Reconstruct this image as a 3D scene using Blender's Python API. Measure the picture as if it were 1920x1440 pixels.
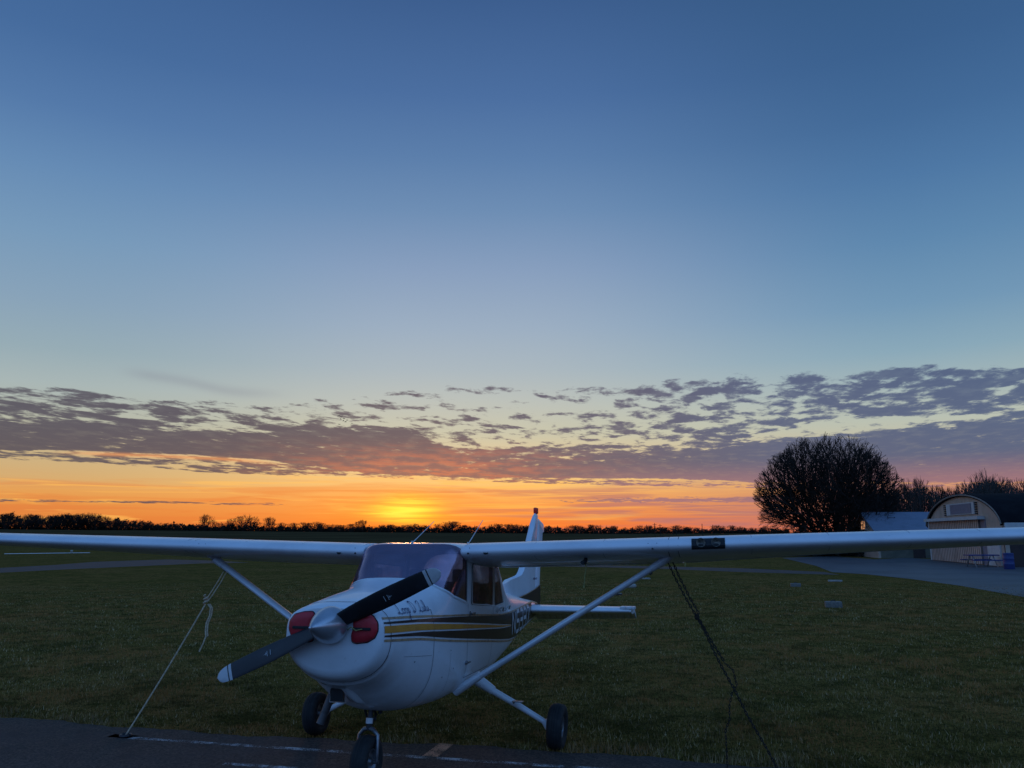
import bpy, bmesh, math, random
import numpy as np
from mathutils import Vector, Matrix
R = math.radians
scene = bpy.context.scene
for o in list(bpy.data.objects): bpy.data.objects.remove(o)
COL = scene.collection
random.seed(7); rng = np.random.default_rng(11)

# ------------------------------------------------------------------ camera
CAM = np.array([3.0206, -6.9882, 2.1072]); YAW, PIT, ROL = R(-14.2227), R(10.5493), R(-.2075); F = 1522.37
PY, TILT = 1.486, R(2.158)
fw = np.array([math.sin(YAW)*math.cos(PIT), math.cos(YAW)*math.cos(PIT), math.sin(PIT)])
rt = np.array([math.cos(YAW), -math.sin(YAW), 0.]); up = np.cross(rt, fw)
rt, up = rt*math.cos(ROL)+up*math.sin(ROL), -rt*math.sin(ROL)+up*math.cos(ROL)
cd = bpy.data.cameras.new('camera'); cam = bpy.data.objects.new('camera', cd); COL.objects.link(cam)
cd.sensor_fit = 'HORIZONTAL'; cd.sensor_width = 36; cd.lens = F/1920*36; cd.clip_start = .05; cd.clip_end = 6000
m = Matrix([[rt[i], up[i], -fw[i], CAM[i]] for i in range(3)] + [[0, 0, 0, 1]]); cam.matrix_world = m
scene.camera = cam
def at(px, py, ax=2, v=0.):
    """world point seen at a photo position, on the plane axis=v"""
    d = fw + rt*(px-960)/F - up*(py-720)/F
    return CAM + d*((v-CAM[ax])/d[ax])
def polar(az, r, z=0.):
    a = R(az); return np.array([CAM[0]+r*math.sin(a), CAM[1]+r*math.cos(a), z])
def azof(px, py=1000):
    d = fw + rt*(px-960)/F - up*(py-720)/F
    return math.degrees(math.atan2(d[0], d[1]))
def elof(px, py):
    d = fw + rt*(px-960)/F - up*(py-720)/F; d /= np.linalg.norm(d)
    return math.degrees(math.asin(d[2]))

# ------------------------------------------------------------------ exposure
scene.view_settings.view_transform = 'Standard'; scene.view_settings.look = 'None'
scene.view_settings.exposure = 0; scene.view_settings.gamma = 1
scene.render.engine = 'CYCLES'
scene.cycles.max_bounces = 8; scene.cycles.transparent_max_bounces = 12

def lin(c):
    return tuple(((x/255)/12.92 if x <= 10 else ((x/255+.055)/1.055)**2.4) for x in c)

# ------------------------------------------------------------------ world
class NG:
    """tiny expression builder over a node tree"""
    def __init__(s, nt): s.nt = nt; s.L = nt.links
    def n(s, t): return s.nt.nodes.new(t)
    def put(s, sock, v):
        if isinstance(v, bpy.types.NodeSocket): s.L.new(v, sock)
        elif v is not None: sock.default_value = v
    def m(s, op, a, b=None, c=None, clamp=False):
        k = s.n('ShaderNodeMath'); k.operation = op; k.use_clamp = clamp
        s.put(k.inputs[0], a); s.put(k.inputs[1], b); s.put(k.inputs[2], c); return k.outputs[0]
    def add(s, a, b): return s.m('ADD', a, b)
    def sub(s, a, b): return s.m('SUBTRACT', a, b)
    def mul(s, a, b): return s.m('MULTIPLY', a, b)
    def sstep(s, x, a, b, o0=0., o1=1.):
        k = s.n('ShaderNodeMapRange'); k.interpolation_type = 'SMOOTHSTEP'
        s.put(k.inputs['Value'], x); s.put(k.inputs['From Min'], a); s.put(k.inputs['From Max'], b)
        s.put(k.inputs['To Min'], o0); s.put(k.inputs['To Max'], o1); return k.outputs[0]
    def gauss(s, x, c, w):
        d = s.m('DIVIDE', s.sub(x, c), w); return s.m('EXPONENT', s.mul(s.mul(d, d), -1.))
    def mix(s, f, a, b, mode='MIX'):
        k = s.n('ShaderNodeMix'); k.data_type = 'RGBA'; k.blend_type = mode; k.clamp_factor = True
        s.put(k.inputs['Factor'], f)
        for nm, v in (('A', a), ('B', b)):
            sock = [i for i in k.inputs if i.name == nm and i.type == 'RGBA'][0]
            s.put(sock, v if isinstance(v, bpy.types.NodeSocket) else tuple(v[:3])+(1,))
        return [o for o in k.outputs if o.type == 'RGBA'][0]
    def xyz(s, x, y, z):
        k = s.n('ShaderNodeCombineXYZ')
        for i, v in enumerate((x, y, z)): s.put(k.inputs[i], v)
        return k.outputs[0]
    def noise(s, vec, scale, detail=6, rough=.55, dist=0.):
        k = s.n('ShaderNodeTexNoise'); s.put(k.inputs['Vector'], vec)
        k.inputs['Scale'].default_value = scale; k.inputs['Detail'].default_value = detail
        k.inputs['Roughness'].default_value = rough; k.inputs['Distortion'].default_value = dist
        return k.outputs['Fac']
    def ramp(s, x, pts, x0, x1, srgb=True, interp='LINEAR'):
        k = s.n('ShaderNodeValToRGB'); cr = k.color_ramp; cr.interpolation = interp
        pts = sorted(pts, key=lambda q: q[0])
        while len(cr.elements) < len(pts): cr.elements.new(.5)
        for e, (p, c) in zip(cr.elements, pts):
            e.position = min(1, max(0, (p-x0)/(x1-x0)))
            c = lin(c) if srgb else c
            e.color = (c[0], c[1], c[2], 1)
        s.put(k.inputs[0], s.m('DIVIDE', s.sub(x, x0), x1-x0, clamp=True)); return k.outputs[0]
    def curve(s, x, pts, x0, x1, y0, y1):
        k = s.n('ShaderNodeFloatCurve'); c = k.mapping.curves[0]
        P = [((a-x0)/(x1-x0), (b-y0)/(y1-y0)) for a, b in pts]
        c.points[0].location = P[0]; c.points[1].location = P[-1]
        for q in P[1:-1]: c.points.new(*q)
        k.mapping.use_clip = False
        for p in c.points: p.handle_type = 'AUTO_CLAMPED'
        k.mapping.update()
        s.put(k.inputs['Value'], s.m('DIVIDE', s.sub(x, x0), x1-x0, clamp=True))
        return s.add(s.mul(k.outputs[0], y1-y0), y0)

SUN_AZ, SUN_EL = azof(765, 950), 2.0
w = bpy.data.worlds.new('World'); scene.world = w; w.use_nodes = True
nt = w.node_tree; nt.nodes.clear(); g = NG(nt)
tc = g.n('ShaderNodeTexCoord'); sp = g.n('ShaderNodeSeparateXYZ'); g.L.new(tc.outputs['Generated'], sp.inputs[0])
X, Y, Z = sp.outputs
el = g.mul(g.m('ARCSINE', g.m('MINIMUM', g.m('MAXIMUM', Z, -1.), 1.)), 180/math.pi)
az = g.mul(g.m('ARCTAN2', X, Y), 180/math.pi)
# gradients: towards the sunset (left and right of it) and behind the viewer
SKYL = [(-3, (200, 96, 48)), (.5, (214, 112, 54)), (1.2, (224, 130, 62)), (2.2, (228, 148, 74)), (2.9, (226, 160, 88)), (3.6, (210, 170, 114)),
        (5.2, (198, 176, 134)), (7, (180, 182, 164)), (9.3, (166, 180, 180)), (11.5, (148, 170, 180)), (14.5, (134, 161, 184)),
        (18.5, (117, 152, 185)), (22.5, (99, 137, 179)), (26, (82, 120, 168)), (30, (68, 106, 156)), (36, (58, 94, 144)), (60, (56, 98, 154)), (90, (56, 98, 156))]
SKYC = [(-3, (215, 100, 45)), (.5, (236, 112, 50)), (1.2, (238, 134, 62)), (2.2, (240, 154, 80)), (2.9, (244, 174, 96)), (3.6, (243, 196, 122)),
        (4.5, (232, 198, 142)), (7, (196, 194, 170)), (9.3, (182, 189, 184)), (11.5, (166, 181, 190)), (14.5, (152, 172, 193)),
        (18.5, (133, 157, 189)), (22.5, (107, 140, 179)), (26, (89, 125, 170)), (30, (73, 109, 159)), (36, (58, 92, 141)), (60, (56, 98, 154)), (90, (56, 98, 156))]
SKYR = [(-3, (200, 104, 84)), (.6, (214, 124, 100)), (1.2, (182, 118, 114)), (2, (186, 122, 112)), (3.1, (206, 146, 112)), (3.9, (210, 170, 128)),
        (5.2, (196, 182, 150)), (7, (184, 190, 176)), (9.3, (162, 180, 182)), (11.5, (136, 167, 184)), (14.5, (112, 150, 181)),
        (18.5, (92, 134, 173)), (22.5, (76, 118, 163)), (26, (65, 105, 151)), (30, (57, 95, 141)), (36, (50, 86, 129)), (60, (54, 96, 152)), (90, (56, 98, 156))]
SKYB = [(-3, (34, 42, 60)), (1.5, (44, 56, 84)), (5, (66, 90, 140)), (12, (108, 158, 226)), (25, (114, 173, 250)), (45, (98, 154, 230)), (90, (66, 110, 172))]
cl = g.ramp(el, SKYL, -3, 90); cr_ = g.ramp(el, SKYR, -3, 90); cb = g.ramp(el, SKYB, -3, 90)
sky = g.mix(g.sstep(az, -44., -20.), cl, g.ramp(el, SKYC, -3, 90)); sky = g.mix(g.sstep(az, -14., 14.), sky, cr_)
daz = g.m('ABSOLUTE', g.sub(g.m('MODULO', g.add(g.sub(az, SUN_AZ), 540.), 360.), 180.))
# a real atmosphere model adds its own after-sunset colour at low strength
ns = g.n('ShaderNodeTexSky'); ns.sky_type = 'NISHITA'; ns.sun_disc = False
ns.sun_elevation = R(SUN_EL); ns.sun_rotation = R(SUN_AZ)
# low haze streaks in the afterglow
st = g.noise(g.xyz(g.mul(az, .06), g.mul(el, 1.25), 0.), 1.6, 5, .55, .6)
stf = g.sstep(st, .44, .62)
low = g.sstep(el, 4.2, 2.6)
hz = g.mul(g.mul(stf, low), g.sstep(az, -45., 2., .50, .82))
hcol = g.ramp(az, [(-48, (222, 118, 62)), (-26, (228, 120, 56)), (-14, (190, 112, 98)), (0, (166, 112, 118)), (20, (150, 112, 125))], -50, 22)
sky = g.mix(hz, sky, hcol)
st2 = g.noise(g.xyz(g.mul(az, .05), g.mul(el, 1.1), 5.), 2.1, 4, .5, 1.)
sky = g.mix(g.mul(g.mul(g.sstep(st2, .54, .68), g.sstep(el, 4.6, 3.4)), g.sstep(az, 4., -20., .25, .55)), sky, lin((255, 190, 92)))
# cloud field -------------------------------------------------------
zz = g.add(g.m('MAXIMUM', Z, 0.), .035)
px_, py_ = g.m('DIVIDE', X, zz), g.m('DIVIDE', Y, zz)
pv = g.xyz(px_, g.mul(py_, .62), 0.)
n1 = g.noise(pv, 5.2, 10, .63, .15)
n2 = g.noise(g.xyz(g.add(px_, 30.), g.mul(py_, .8), 0.), .75, 4, .5)
nn = g.add(g.mul(g.sub(g.add(g.mul(n1, .72), g.mul(n2, .28)), .5), 1.7), .5)
def E(px, py): return (azof(px, py), elof(px, py))
def curve_px(pts, y0=0., y1=16.):
    P = [E(*q) for q in pts]; P = [(-50, P[0][1])] + P + [(22, P[-1][1])]
    return g.curve(az, P, -50, 22, y0, y1)
topA = curve_px([(0, 783), (200, 782), (400, 808), (520, 796), (700, 800), (800, 818), (880, 842), (1000, 834), (1200, 840), (1420, 830), (1640, 812), (1800, 800), (1920, 786)])
botA = curve_px([(0, 845), (150, 846), (330, 853), (480, 862), (600, 878), (760, 893), (1000, 897), (1280, 899), (1430, 905), (1650, 905), (1920, 903)])
A = g.mul(g.sstep(g.sub(el, botA), -.10, .14), g.sstep(g.sub(el, topA), 1.0, -.75))
topB = curve_px([(0, 728), (120, 726), (300, 745), (480, 752), (640, 745), (860, 718), (1100, 722), (1300, 704), (1500, 700), (1700, 688), (1920, 682)])
botB = curve_px([(0, 790), (600, 800), (900, 842), (1300, 838), (1500, 800), (1700, 782), (1920, 776)])
Bm = g.mul(g.sstep(g.sub(el, botB), -.25, .25), g.sstep(g.sub(el, topB), .35, -.5))
ampB = g.ramp(az, [(-48, (.56,)*3), (-40, (.60,)*3), (-33, (.50,)*3), (-25, (.34,)*3), (-12, (.36,)*3), (-6, (.38,)*3), (0, (.50,)*3), (6, (.60,)*3), (12, (.62,)*3), (20, (.60,)*3)], -50, 22, srgb=False)
B = g.mul(Bm, ampB)
topC = curve_px([(0, 848), (240, 852), (400, 860), (600, 880), (900, 895), (1920, 900)])
botC = curve_px([(0, 860), (240, 872), (400, 888), (640, 893), (900, 903), (1920, 910)])
Cc = g.mul(g.mul(g.sstep(g.sub(el, botC), -.15, .1), g.sstep(g.sub(el, topC), .3, 0.)), .52)
lowr = g.mul(g.gauss(el, elof(1400, 936), .20), g.sstep(az, azof(880), azof(1280)))
lowr3 = g.mul(g.mul(g.gauss(el, elof(460, 945), .09), g.sstep(az, azof(370), azof(420))), g.sstep(az, azof(560), azof(500)))
lowr2 = g.mul(g.gauss(el, elof(300, 942), .08), g.sstep(az, azof(560), azof(300)))
cover = g.m('MAXIMUM', g.m('MAXIMUM', g.mul(A, g.sstep(az, -20., 6., .88, 1.04)), B), g.m('MAXIMUM', Cc, g.m('MAXIMUM', g.mul(lowr, .75), g.m('MAXIMUM', g.mul(lowr3, .62), g.mul(lowr2, .62)))))
# the rest of the sky dome, out of the picture, carries a few clouds too
rest = g.mul(g.mul(g.sstep(daz, 55., 90.), g.gauss(el, 9., 5.)), .5)
cover = g.m('MAXIMUM', cover, rest)
dens = g.sstep(g.add(nn, g.mul(cover, .50)), .67, .88)
dens = g.mul(dens, g.sstep(cover, .04, .2))
ccol = g.ramp(az, [(-48, (78, 74, 90)), (-32, (72, 68, 88)), (-20, (76, 70, 92)), (-6, (84, 82, 108)), (4, (78, 88, 122)), (20, (74, 90, 126))], -50, 22)
warm = g.mul(g.gauss(az, azof(800), 9.), g.sstep(el, elof(760, 812), elof(760, 885)))
ccol = g.mix(g.mul(warm, .80), ccol, g.mix(g.sstep(g.noise(pv, 3.3, 5, .6), .42, .62), lin((132, 84, 92)), lin((206, 108, 82))))
ccol = g.mix(g.mul(g.sstep(el, 5.2, 2.6), g.sstep(az, -16., -4.)), ccol, lin((156, 112, 122)))
n3 = g.noise(pv, 6.5, 5, .6)
ccol = g.mix(g.sstep(n3, .45, .72, 0., .16), ccol, g.mix(.55, ccol, sky))
thin = g.sub(1., g.mul(g.sub(1., dens), g.sub(1., dens)))
skyc = g.mix(g.mul(thin, .93), sky, ccol)
# lit lower rim of the main bank, left of the sun
rim = g.mul(g.gauss(g.sub(el, botA), -.12, .12), g.mul(g.sstep(az, azof(60), azof(200)), g.sstep(az, azof(560), azof(420))))
skyc = g.mix(g.mul(rim, .6), skyc, lin((244, 160, 96)))
# wispy faint cirrus high on the left
cx = g.sub(el, curve_px([(0, 660), (200, 692), (330, 712), (470, 737), (700, 745)], 5., 16.))
cir = g.mul(g.gauss(cx, 0., .35), g.mul(g.sstep(az, azof(180), azof(260)), g.sstep(az, azof(560), azof(420))))
skyc = g.mix(g.mul(cir, .32), skyc, lin((132, 138, 152)))
# glow where the sun has just gone down
gl = g.mul(g.gauss(az, SUN_AZ+.1, 1.9), g.gauss(el, 1.75, .95)); glb = g.mul(g.gauss(az, SUN_AZ, 6.), g.gauss(el, 1.2, 1.7))
glf = g.mul(gl, g.mul(g.sstep(st, .36, .62, 1., .5), g.sstep(st2, .35, .62, .75, 1.15)))
skyc = g.mix(g.mul(glb, g.mul(g.sub(1., g.mul(dens, .6)), .50)), skyc, lin((255, 158, 44)))
skyc = g.mix(g.mul(glf, 1.0), skyc, lin((255, 214, 36)))
wob = g.add(SUN_AZ-.2, g.mul(g.sub(g.noise(g.xyz(0., g.mul(el, 2.2), 9.), 1.3, 4, .6), .5), 5.))
skyc = g.mix(g.mul(g.mul(g.gauss(az, wob, 1.7), g.gauss(el, 1.7, .75)), .85), skyc, (1.22, .92, .09))
stk = g.mul(g.sstep(g.noise(g.xyz(g.mul(az, .09), g.mul(el, 2.4), 3.), 1.7, 6, .62, .8), .50, .60), g.mul(g.sstep(el, 4., 2.4), g.gauss(az, SUN_AZ, 9.)))
skyc = g.mix(g.mul(stk, .50), skyc, lin((236, 128, 52)))
redh = g.mul(g.gauss(az, SUN_AZ+1, 9.), g.gauss(el, .2, .55))
skyc = g.mix(g.mul(redh, .75), skyc, lin((250, 96, 30)))
behind = g.sstep(daz, 50., 110.)
cb = g.mix(g.mul(dens, .6), cb, lin((92, 98, 128)))
skyc = g.mix(behind, skyc, cb)
skyc = g.mix(g.sstep(Z, .0, -.05), skyc, (.012, .013, .012))
addn = g.mix(1., skyc, g.mix(1., ns.outputs[0], (.004, .004, .004), 'MULTIPLY'), 'ADD')
bg = g.n('ShaderNodeBackground'); g.L.new(addn, bg.inputs[0]); bg.inputs[1].default_value = 1.0
ow = g.n('ShaderNodeOutputWorld'); g.L.new(bg.outputs[0], ow.inputs[0])
w.cycles.sampling_method = 'MANUAL'; w.cycles.sample_map_resolution = 1024

# ------------------------------------------------------------------ sun (a last grazing glow)
ld = bpy.data.lights.new('sun', 'SUN'); ld.energy = .12; ld.angle = R(3.); ld.color = (1., .42, .16)
sun = bpy.data.objects.new('sun', ld); COL.objects.link(sun)
sd = Vector((math.sin(R(SUN_AZ))*math.cos(R(SUN_EL)), math.cos(R(SUN_AZ))*math.cos(R(SUN_EL)), math.sin(R(SUN_EL))))
sun.rotation_euler = sd.to_track_quat('Z', 'Y').to_euler()

# ------------------------------------------------------------------ materials
def mat(name, base, rough=.5, metal=0., noise=None, bump=None, coat=0., spec=.5, vec='Object', back=None):
    """noise=(scale, colour2, lo, hi); bump=(scale, strength, distance)"""
    mt = bpy.data.materials.new(name); mt.use_nodes = True; n = mt.node_tree; k = NG(n)
    b = n.nodes['Principled BSDF']; b.inputs['Roughness'].default_value = rough; b.inputs['Metallic'].default_value = metal
    b.inputs['Coat Weight'].default_value = coat; b.inputs['Specular IOR Level'].default_value = spec
    t = k.n('ShaderNodeTexCoord').outputs[vec]; c = tuple(base)+(1,)
    b.inputs['Base Color'].default_value = c
    cur = c
    if noise:
        for sc, c2, lo, hi in (noise if isinstance(noise, list) else [noise]):
            f_ = k.sstep(k.noise(t, sc, 8, .62), lo, hi); cur = k.mix(f_, cur, c2)
    if back:
        ge = k.n('ShaderNodeNewGeometry'); cur = k.mix(ge.outputs['Backfacing'], cur, back)
    if noise or back: k.L.new(cur, b.inputs['Base Color'])
    if bump:
        bn = k.n('ShaderNodeBump'); bn.inputs['Strength'].default_value = bump[1]; bn.inputs['Distance'].default_value = bump[2]
        k.L.new(k.noise(t, bump[0], 6, .6), bn.inputs['Height']); k.L.new(bn.outputs[0], b.inputs['Normal'])
    return mt
M = {}
M['paint'] = mat('white_paint', (.74, .75, .76), .30, noise=[(3.1, (.66, .67, .68), .45, .75), (22, (.42, .40, .37), .63, .80)], bump=(3.2, .22, .02), coat=.25, back=(.42, .30, .27))
M['wingpaint'] = mat('wing_paint', (.74, .75, .77), .33, noise=[(2.0, (.62, .63, .66), .4, .75), (26, (.42, .42, .40), .64, .80)], bump=(4, .22, .02), coat=.2)
M['navy'] = mat('dark_brown_paint', (.022, .013, .012), .35, noise=(7, (.034, .018, .015), .4, .7), coat=.2)
M['tan'] = mat('tan_pinstripe', (.50, .30, .16), .4, noise=(12, (.24, .16, .11), .4, .7))
M['gold'] = mat('gold_paint', (.66, .27, .03), .4, noise=(8, (.52, .20, .03), .4, .7))
M['black'] = mat('black_gap', (.008, .008, .009), .7, noise=(9, (.014, .014, .015), .4, .6))
M['ink'] = mat('blue_ink', (.02, .025, .10), .5, noise=(15, (.03, .035, .12), .4, .6))
M['seam'] = mat('panel_seam', (.03, .035, .05), .6, noise=(30, (.08, .09, .11), .4, .7))
M['blade'] = mat('propeller_black', (.010, .010, .012), .48, noise=(9, (.018, .018, .022), .45, .7), bump=(60, .06, .002))
M['tipw'] = mat('propeller_tip_white', (.52, .52, .52), .45, noise=(14, (.42, .42, .42), .4, .7))
M['spinner'] = mat('spinner_paint', (.56, .57, .60), .28, .75, noise=(6, (.42, .43, .46), .4, .7), coat=.3)
M['rubber'] = mat('tyre_rubber', (.014, .014, .015), .8, noise=(14, (.028, .026, .024), .45, .7), bump=(40, .3, .003))
M['exh'] = mat('exhaust_steel', (.13, .12, .12), .6, .5, noise=(12, (.07, .065, .06), .45, .7))
M['metal'] = mat('worn_metal', (.30, .31, .33), .38, .8, noise=(12, (.18, .18, .18), .45, .7))
M['darkmetal'] = mat('dark_metal', (.06, .06, .065), .5, .6, noise=(12, (.03, .03, .03), .45, .7))
M['red'] = mat('red_vinyl', (.50, .018, .028), .5, noise=(7, (.34, .012, .02), .4, .7), bump=(7, .35, .02))
M['beacon'] = mat('red_beacon', (.85, .03, .02), .25, noise=(9, (.40, .015, .012), .4, .7))
M['cabin'] = mat('cabin_trim', (.30, .20, .18), .8, noise=(9, (.22, .15, .14), .4, .7))
M['seat'] = mat('seat_fabric', (.12, .035, .03), .85, noise=(20, (.16, .06, .05), .4, .7))
M['dash'] = mat('glareshield', (.010, .012, .022), .7, noise=(8, (.02, .022, .03), .4, .7))
M['beacon'].node_tree.nodes['Principled BSDF'].inputs['Subsurface Weight'].default_value = 1.; M['beacon'].node_tree.nodes['Principled BSDF'].inputs['Subsurface Scale'].default_value = .15
M['rope'] = mat('rope', (.80, .62, .42), .9, noise=(60, (.50, .38, .26), .4, .6), bump=(200, .5, .003))
M['yrope'] = mat('yellow_cord', (.35, .30, .10), .9, noise=(60, (.25, .22, .08), .4, .6))
M['chain'] = mat('rusty_chain', (.02, .017, .015), .7, .4, noise=(60, (.05, .03, .02), .4, .6))
M['concrete'] = mat('concrete', (.20, .18, .15), .9, noise=(14, (.12, .11, .10), .4, .7), bump=(40, .5, .01))
M['lens'] = mat('lamp_reflector', (.16, .14, .11), .4, .5, noise=(45, (.05, .05, .045), .4, .6))

def glassmat(name, tint, refl, rough=.03, facing=.5, scat=.12, rmin=.14):
    mt = bpy.data.materials.new(name); mt.use_nodes = True; n = mt.node_tree; n.nodes.clear(); k = NG(n)
    tr = k.n('ShaderNodeBsdfTransparent'); t = k.n('ShaderNodeTexCoord').outputs['Object']
    dirt = k.noise(t, 5., 6, .6)
    k.L.new(k.mix(k.sstep(dirt, .4, .75, 0., .35), tint, tuple(c*.75 for c in tint)), tr.inputs[0])
    gl_ = k.n('ShaderNodeBsdfGlossy'); gl_.inputs['Roughness'].default_value = rough; gl_.inputs['Color'].default_value = tuple(refl)+(1,)
    lw = k.n('ShaderNodeLayerWeight'); lw.inputs['Blend'].default_value = facing
    mx = k.n('ShaderNodeMixShader'); k.L.new(k.sstep(lw.outputs['Fresnel'], 0., 1., rmin, 1.), mx.inputs[0])
    k.L.new(tr.outputs[0], mx.inputs[1]); k.L.new(gl_.outputs[0], mx.inputs[2])
    df = k.n('ShaderNodeBsdfTranslucent'); df.inputs[0].default_value = (.85, .66, .60, 1)
    m2 = k.n('ShaderNodeMixShader'); k.L.new(k.sstep(dirt, .35, .7, scat*.6, scat*1.3), m2.inputs[0])
    k.L.new(mx.outputs[0], m2.inputs[1]); k.L.new(df.outputs[0], m2.inputs[2])
    o_ = k.n('ShaderNodeOutputMaterial'); k.L.new(m2.outputs[0], o_.inputs[0]); return mt
M['wsglass'] = glassmat('windshield_glass', (.60, .54, .62), (.98, .74, .96), .12, .60, .15, .30)
M['glass'] = glassmat('window_glass', (.72, .70, .66), (.8, .8, .85), .03, .30, .55)

# ------------------------------------------------------------------ object helpers
def link(name, me, mats, parent=None, smooth=True, ang=None):
    for x in (mats if isinstance(mats, (list, tuple)) else [mats]): me.materials.append(x)
    o = bpy.data.objects.new(name, me); COL.objects.link(o); o.parent = parent
    if smooth:
        me.shade_smooth()
        if ang:
            try: me.set_sharp_from_angle(angle=R(ang))
            except Exception: pass
    return o
def mesh(name, V, Fc, mats, parent=None, smooth=True, ang=35, mi=None):
    me = bpy.data.meshes.new(name); me.from_pydata([tuple(v) for v in V], [], [tuple(f) for f in Fc]); me.update()
    bm = bmesh.new(); bm.from_mesh(me); bmesh.ops.recalc_face_normals(bm, faces=bm.faces); bm.to_mesh(me); bm.free()
    if mi is not None: me.polygons.foreach_set('material_index', mi)
    return link(name, me, mats, parent, smooth, ang)
def tag(o, label=None, cat=None, group=None, kind=None):
    if label: o['label'] = label
    if cat: o['category'] = cat
    if group: o['group'] = group
    if kind: o['kind'] = kind
    return o
def empty(name, loc=(0, 0, 0), rot=(0, 0, 0)):
    o = bpy.data.objects.new(name, None); COL.objects.link(o); o.location = loc; o.rotation_euler = rot; o.empty_display_size = .2; return o
class MB:
    """collects shapes into one mesh"""
    def __init__(s): s.V = []; s.F = []; s.I = []
    def addmesh(s, V, Fc, i=0):
        b = len(s.V); s.V += [tuple(v) for v in V]; s.F += [tuple(b+q for q in f) for f in Fc]; s.I += [i]*len(Fc)
    def box(s, c, d, rz=0, i=0, M4=None, bev=0.):
        bm = bmesh.new(); bmesh.ops.create_cube(bm, size=1)
        bmesh.ops.scale(bm, vec=d, verts=bm.verts)
        if bev: bmesh.ops.bevel(bm, geom=list(bm.edges), offset=bev, segments=2, affect='EDGES', profile=.7)
        T_ = Matrix.Translation(c) @ Matrix.Rotation(rz, 4, 'Z')
        if M4 is not None: T_ = Matrix.Translation(c) @ M4
        bm.transform(T_); bm.verts.index_update()
        s.addmesh([v.co[:] for v in bm.verts], [[v.index for v in f.verts] for f in bm.faces], i); bm.free()
    def tube(s, P, r, n=10, i=0, cap=True, sx=1., upv=None):
        P = [np.array(p, float) for p in P]; K = len(P)
        rr = r if isinstance(r, (list, tuple)) else [r]*K; V = []; Fc = []
        prev = None
        for q in range(K):
            t = P[min(q+1, K-1)]-P[max(q-1, 0)]; t /= np.linalg.norm(t)+1e-12
            if prev is None:
                a = np.array(upv if upv is not None else ((0, 0, 1) if abs(t[2]) < .9 else (1, 0, 0)), float)
            else: a = prev
            a = a-t*(a@t); a /= np.linalg.norm(a)+1e-12; prev = a; b = np.cross(t, a)
            for j in range(n):
                th = 2*math.pi*j/n; V.append(P[q]+rr[q]*(a*math.cos(th)*sx+b*math.sin(th)))
        for q in range(K-1):
            for j in range(n): Fc.append((q*n+j, q*n+(j+1) % n, (q+1)*n+(j+1) % n, (q+1)*n+j))
        if cap: Fc.append(tuple(range(n))[::-1]); Fc.append(tuple((K-1)*n+j for j in range(n)))
        s.addmesh(V, Fc, i)
    def lathe(s, prof, M4, n=40, i=0, close=False):
        """prof: (radius, height) along local z"""
        V = []; Fc = []
        for (r_, h) in prof:
            for j in range(n):
                th = 2*math.pi*j/n; V.append((M4 @ Vector((r_*math.cos(th), r_*math.sin(th), h)))[:])
        K = len(prof)
        for q in range(K if close else K-1):
            for j in range(n):
                a, b = q*n, ((q+1) % K)*n; Fc.append((a+j, a+(j+1) % n, b+(j+1) % n, b+j))
        s.addmesh(V, Fc, i)
    def prism(s, poly, a, b, fn, i=0):
        """poly: 2-D outline; fn(u, v, t) -> xyz at t=a and t=b"""
        n = len(poly); V = [fn(u, v, a) for u, v in poly]+[fn(u, v, b) for u, v in poly]
        s.addmesh(V, [tuple(range(n))[::-1], tuple(range(n, 2*n))]+[(j, (j+1) % n, n+(j+1) % n, n+j) for j in range(n)], i)
    def build(s, name, mats, parent=None, smooth=True, ang=35): return mesh(name, s.V, s.F, mats, parent, smooth, ang, s.I)

exec_env = None
def pchip(xs, ys):
    xs = np.array(xs, float); ys = np.array(ys, float); h = np.diff(xs); d = np.diff(ys)/h; mm = np.zeros_like(ys)
    for i in range(1, len(xs)-1):
        if d[i-1]*d[i] > 0:
            w1, w2 = 2*h[i]+h[i-1], h[i]+2*h[i-1]; mm[i] = (w1+w2)/(w1/d[i-1]+w2/d[i])
    mm[0], mm[-1] = d[0], d[-1]
    def f(x):
        x = min(max(x, xs[0]), xs[-1]); i = min(max(int(np.searchsorted(xs, x))-1, 0), len(h)-1); t = (x-xs[i])/h[i]
        return ((1+2*t)*(1-t)**2*ys[i]+t*(1-t)**2*h[i]*mm[i]+t*t*(3-2*t)*ys[i+1]+t*t*(t-1)*h[i]*mm[i+1])
    return f

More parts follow.
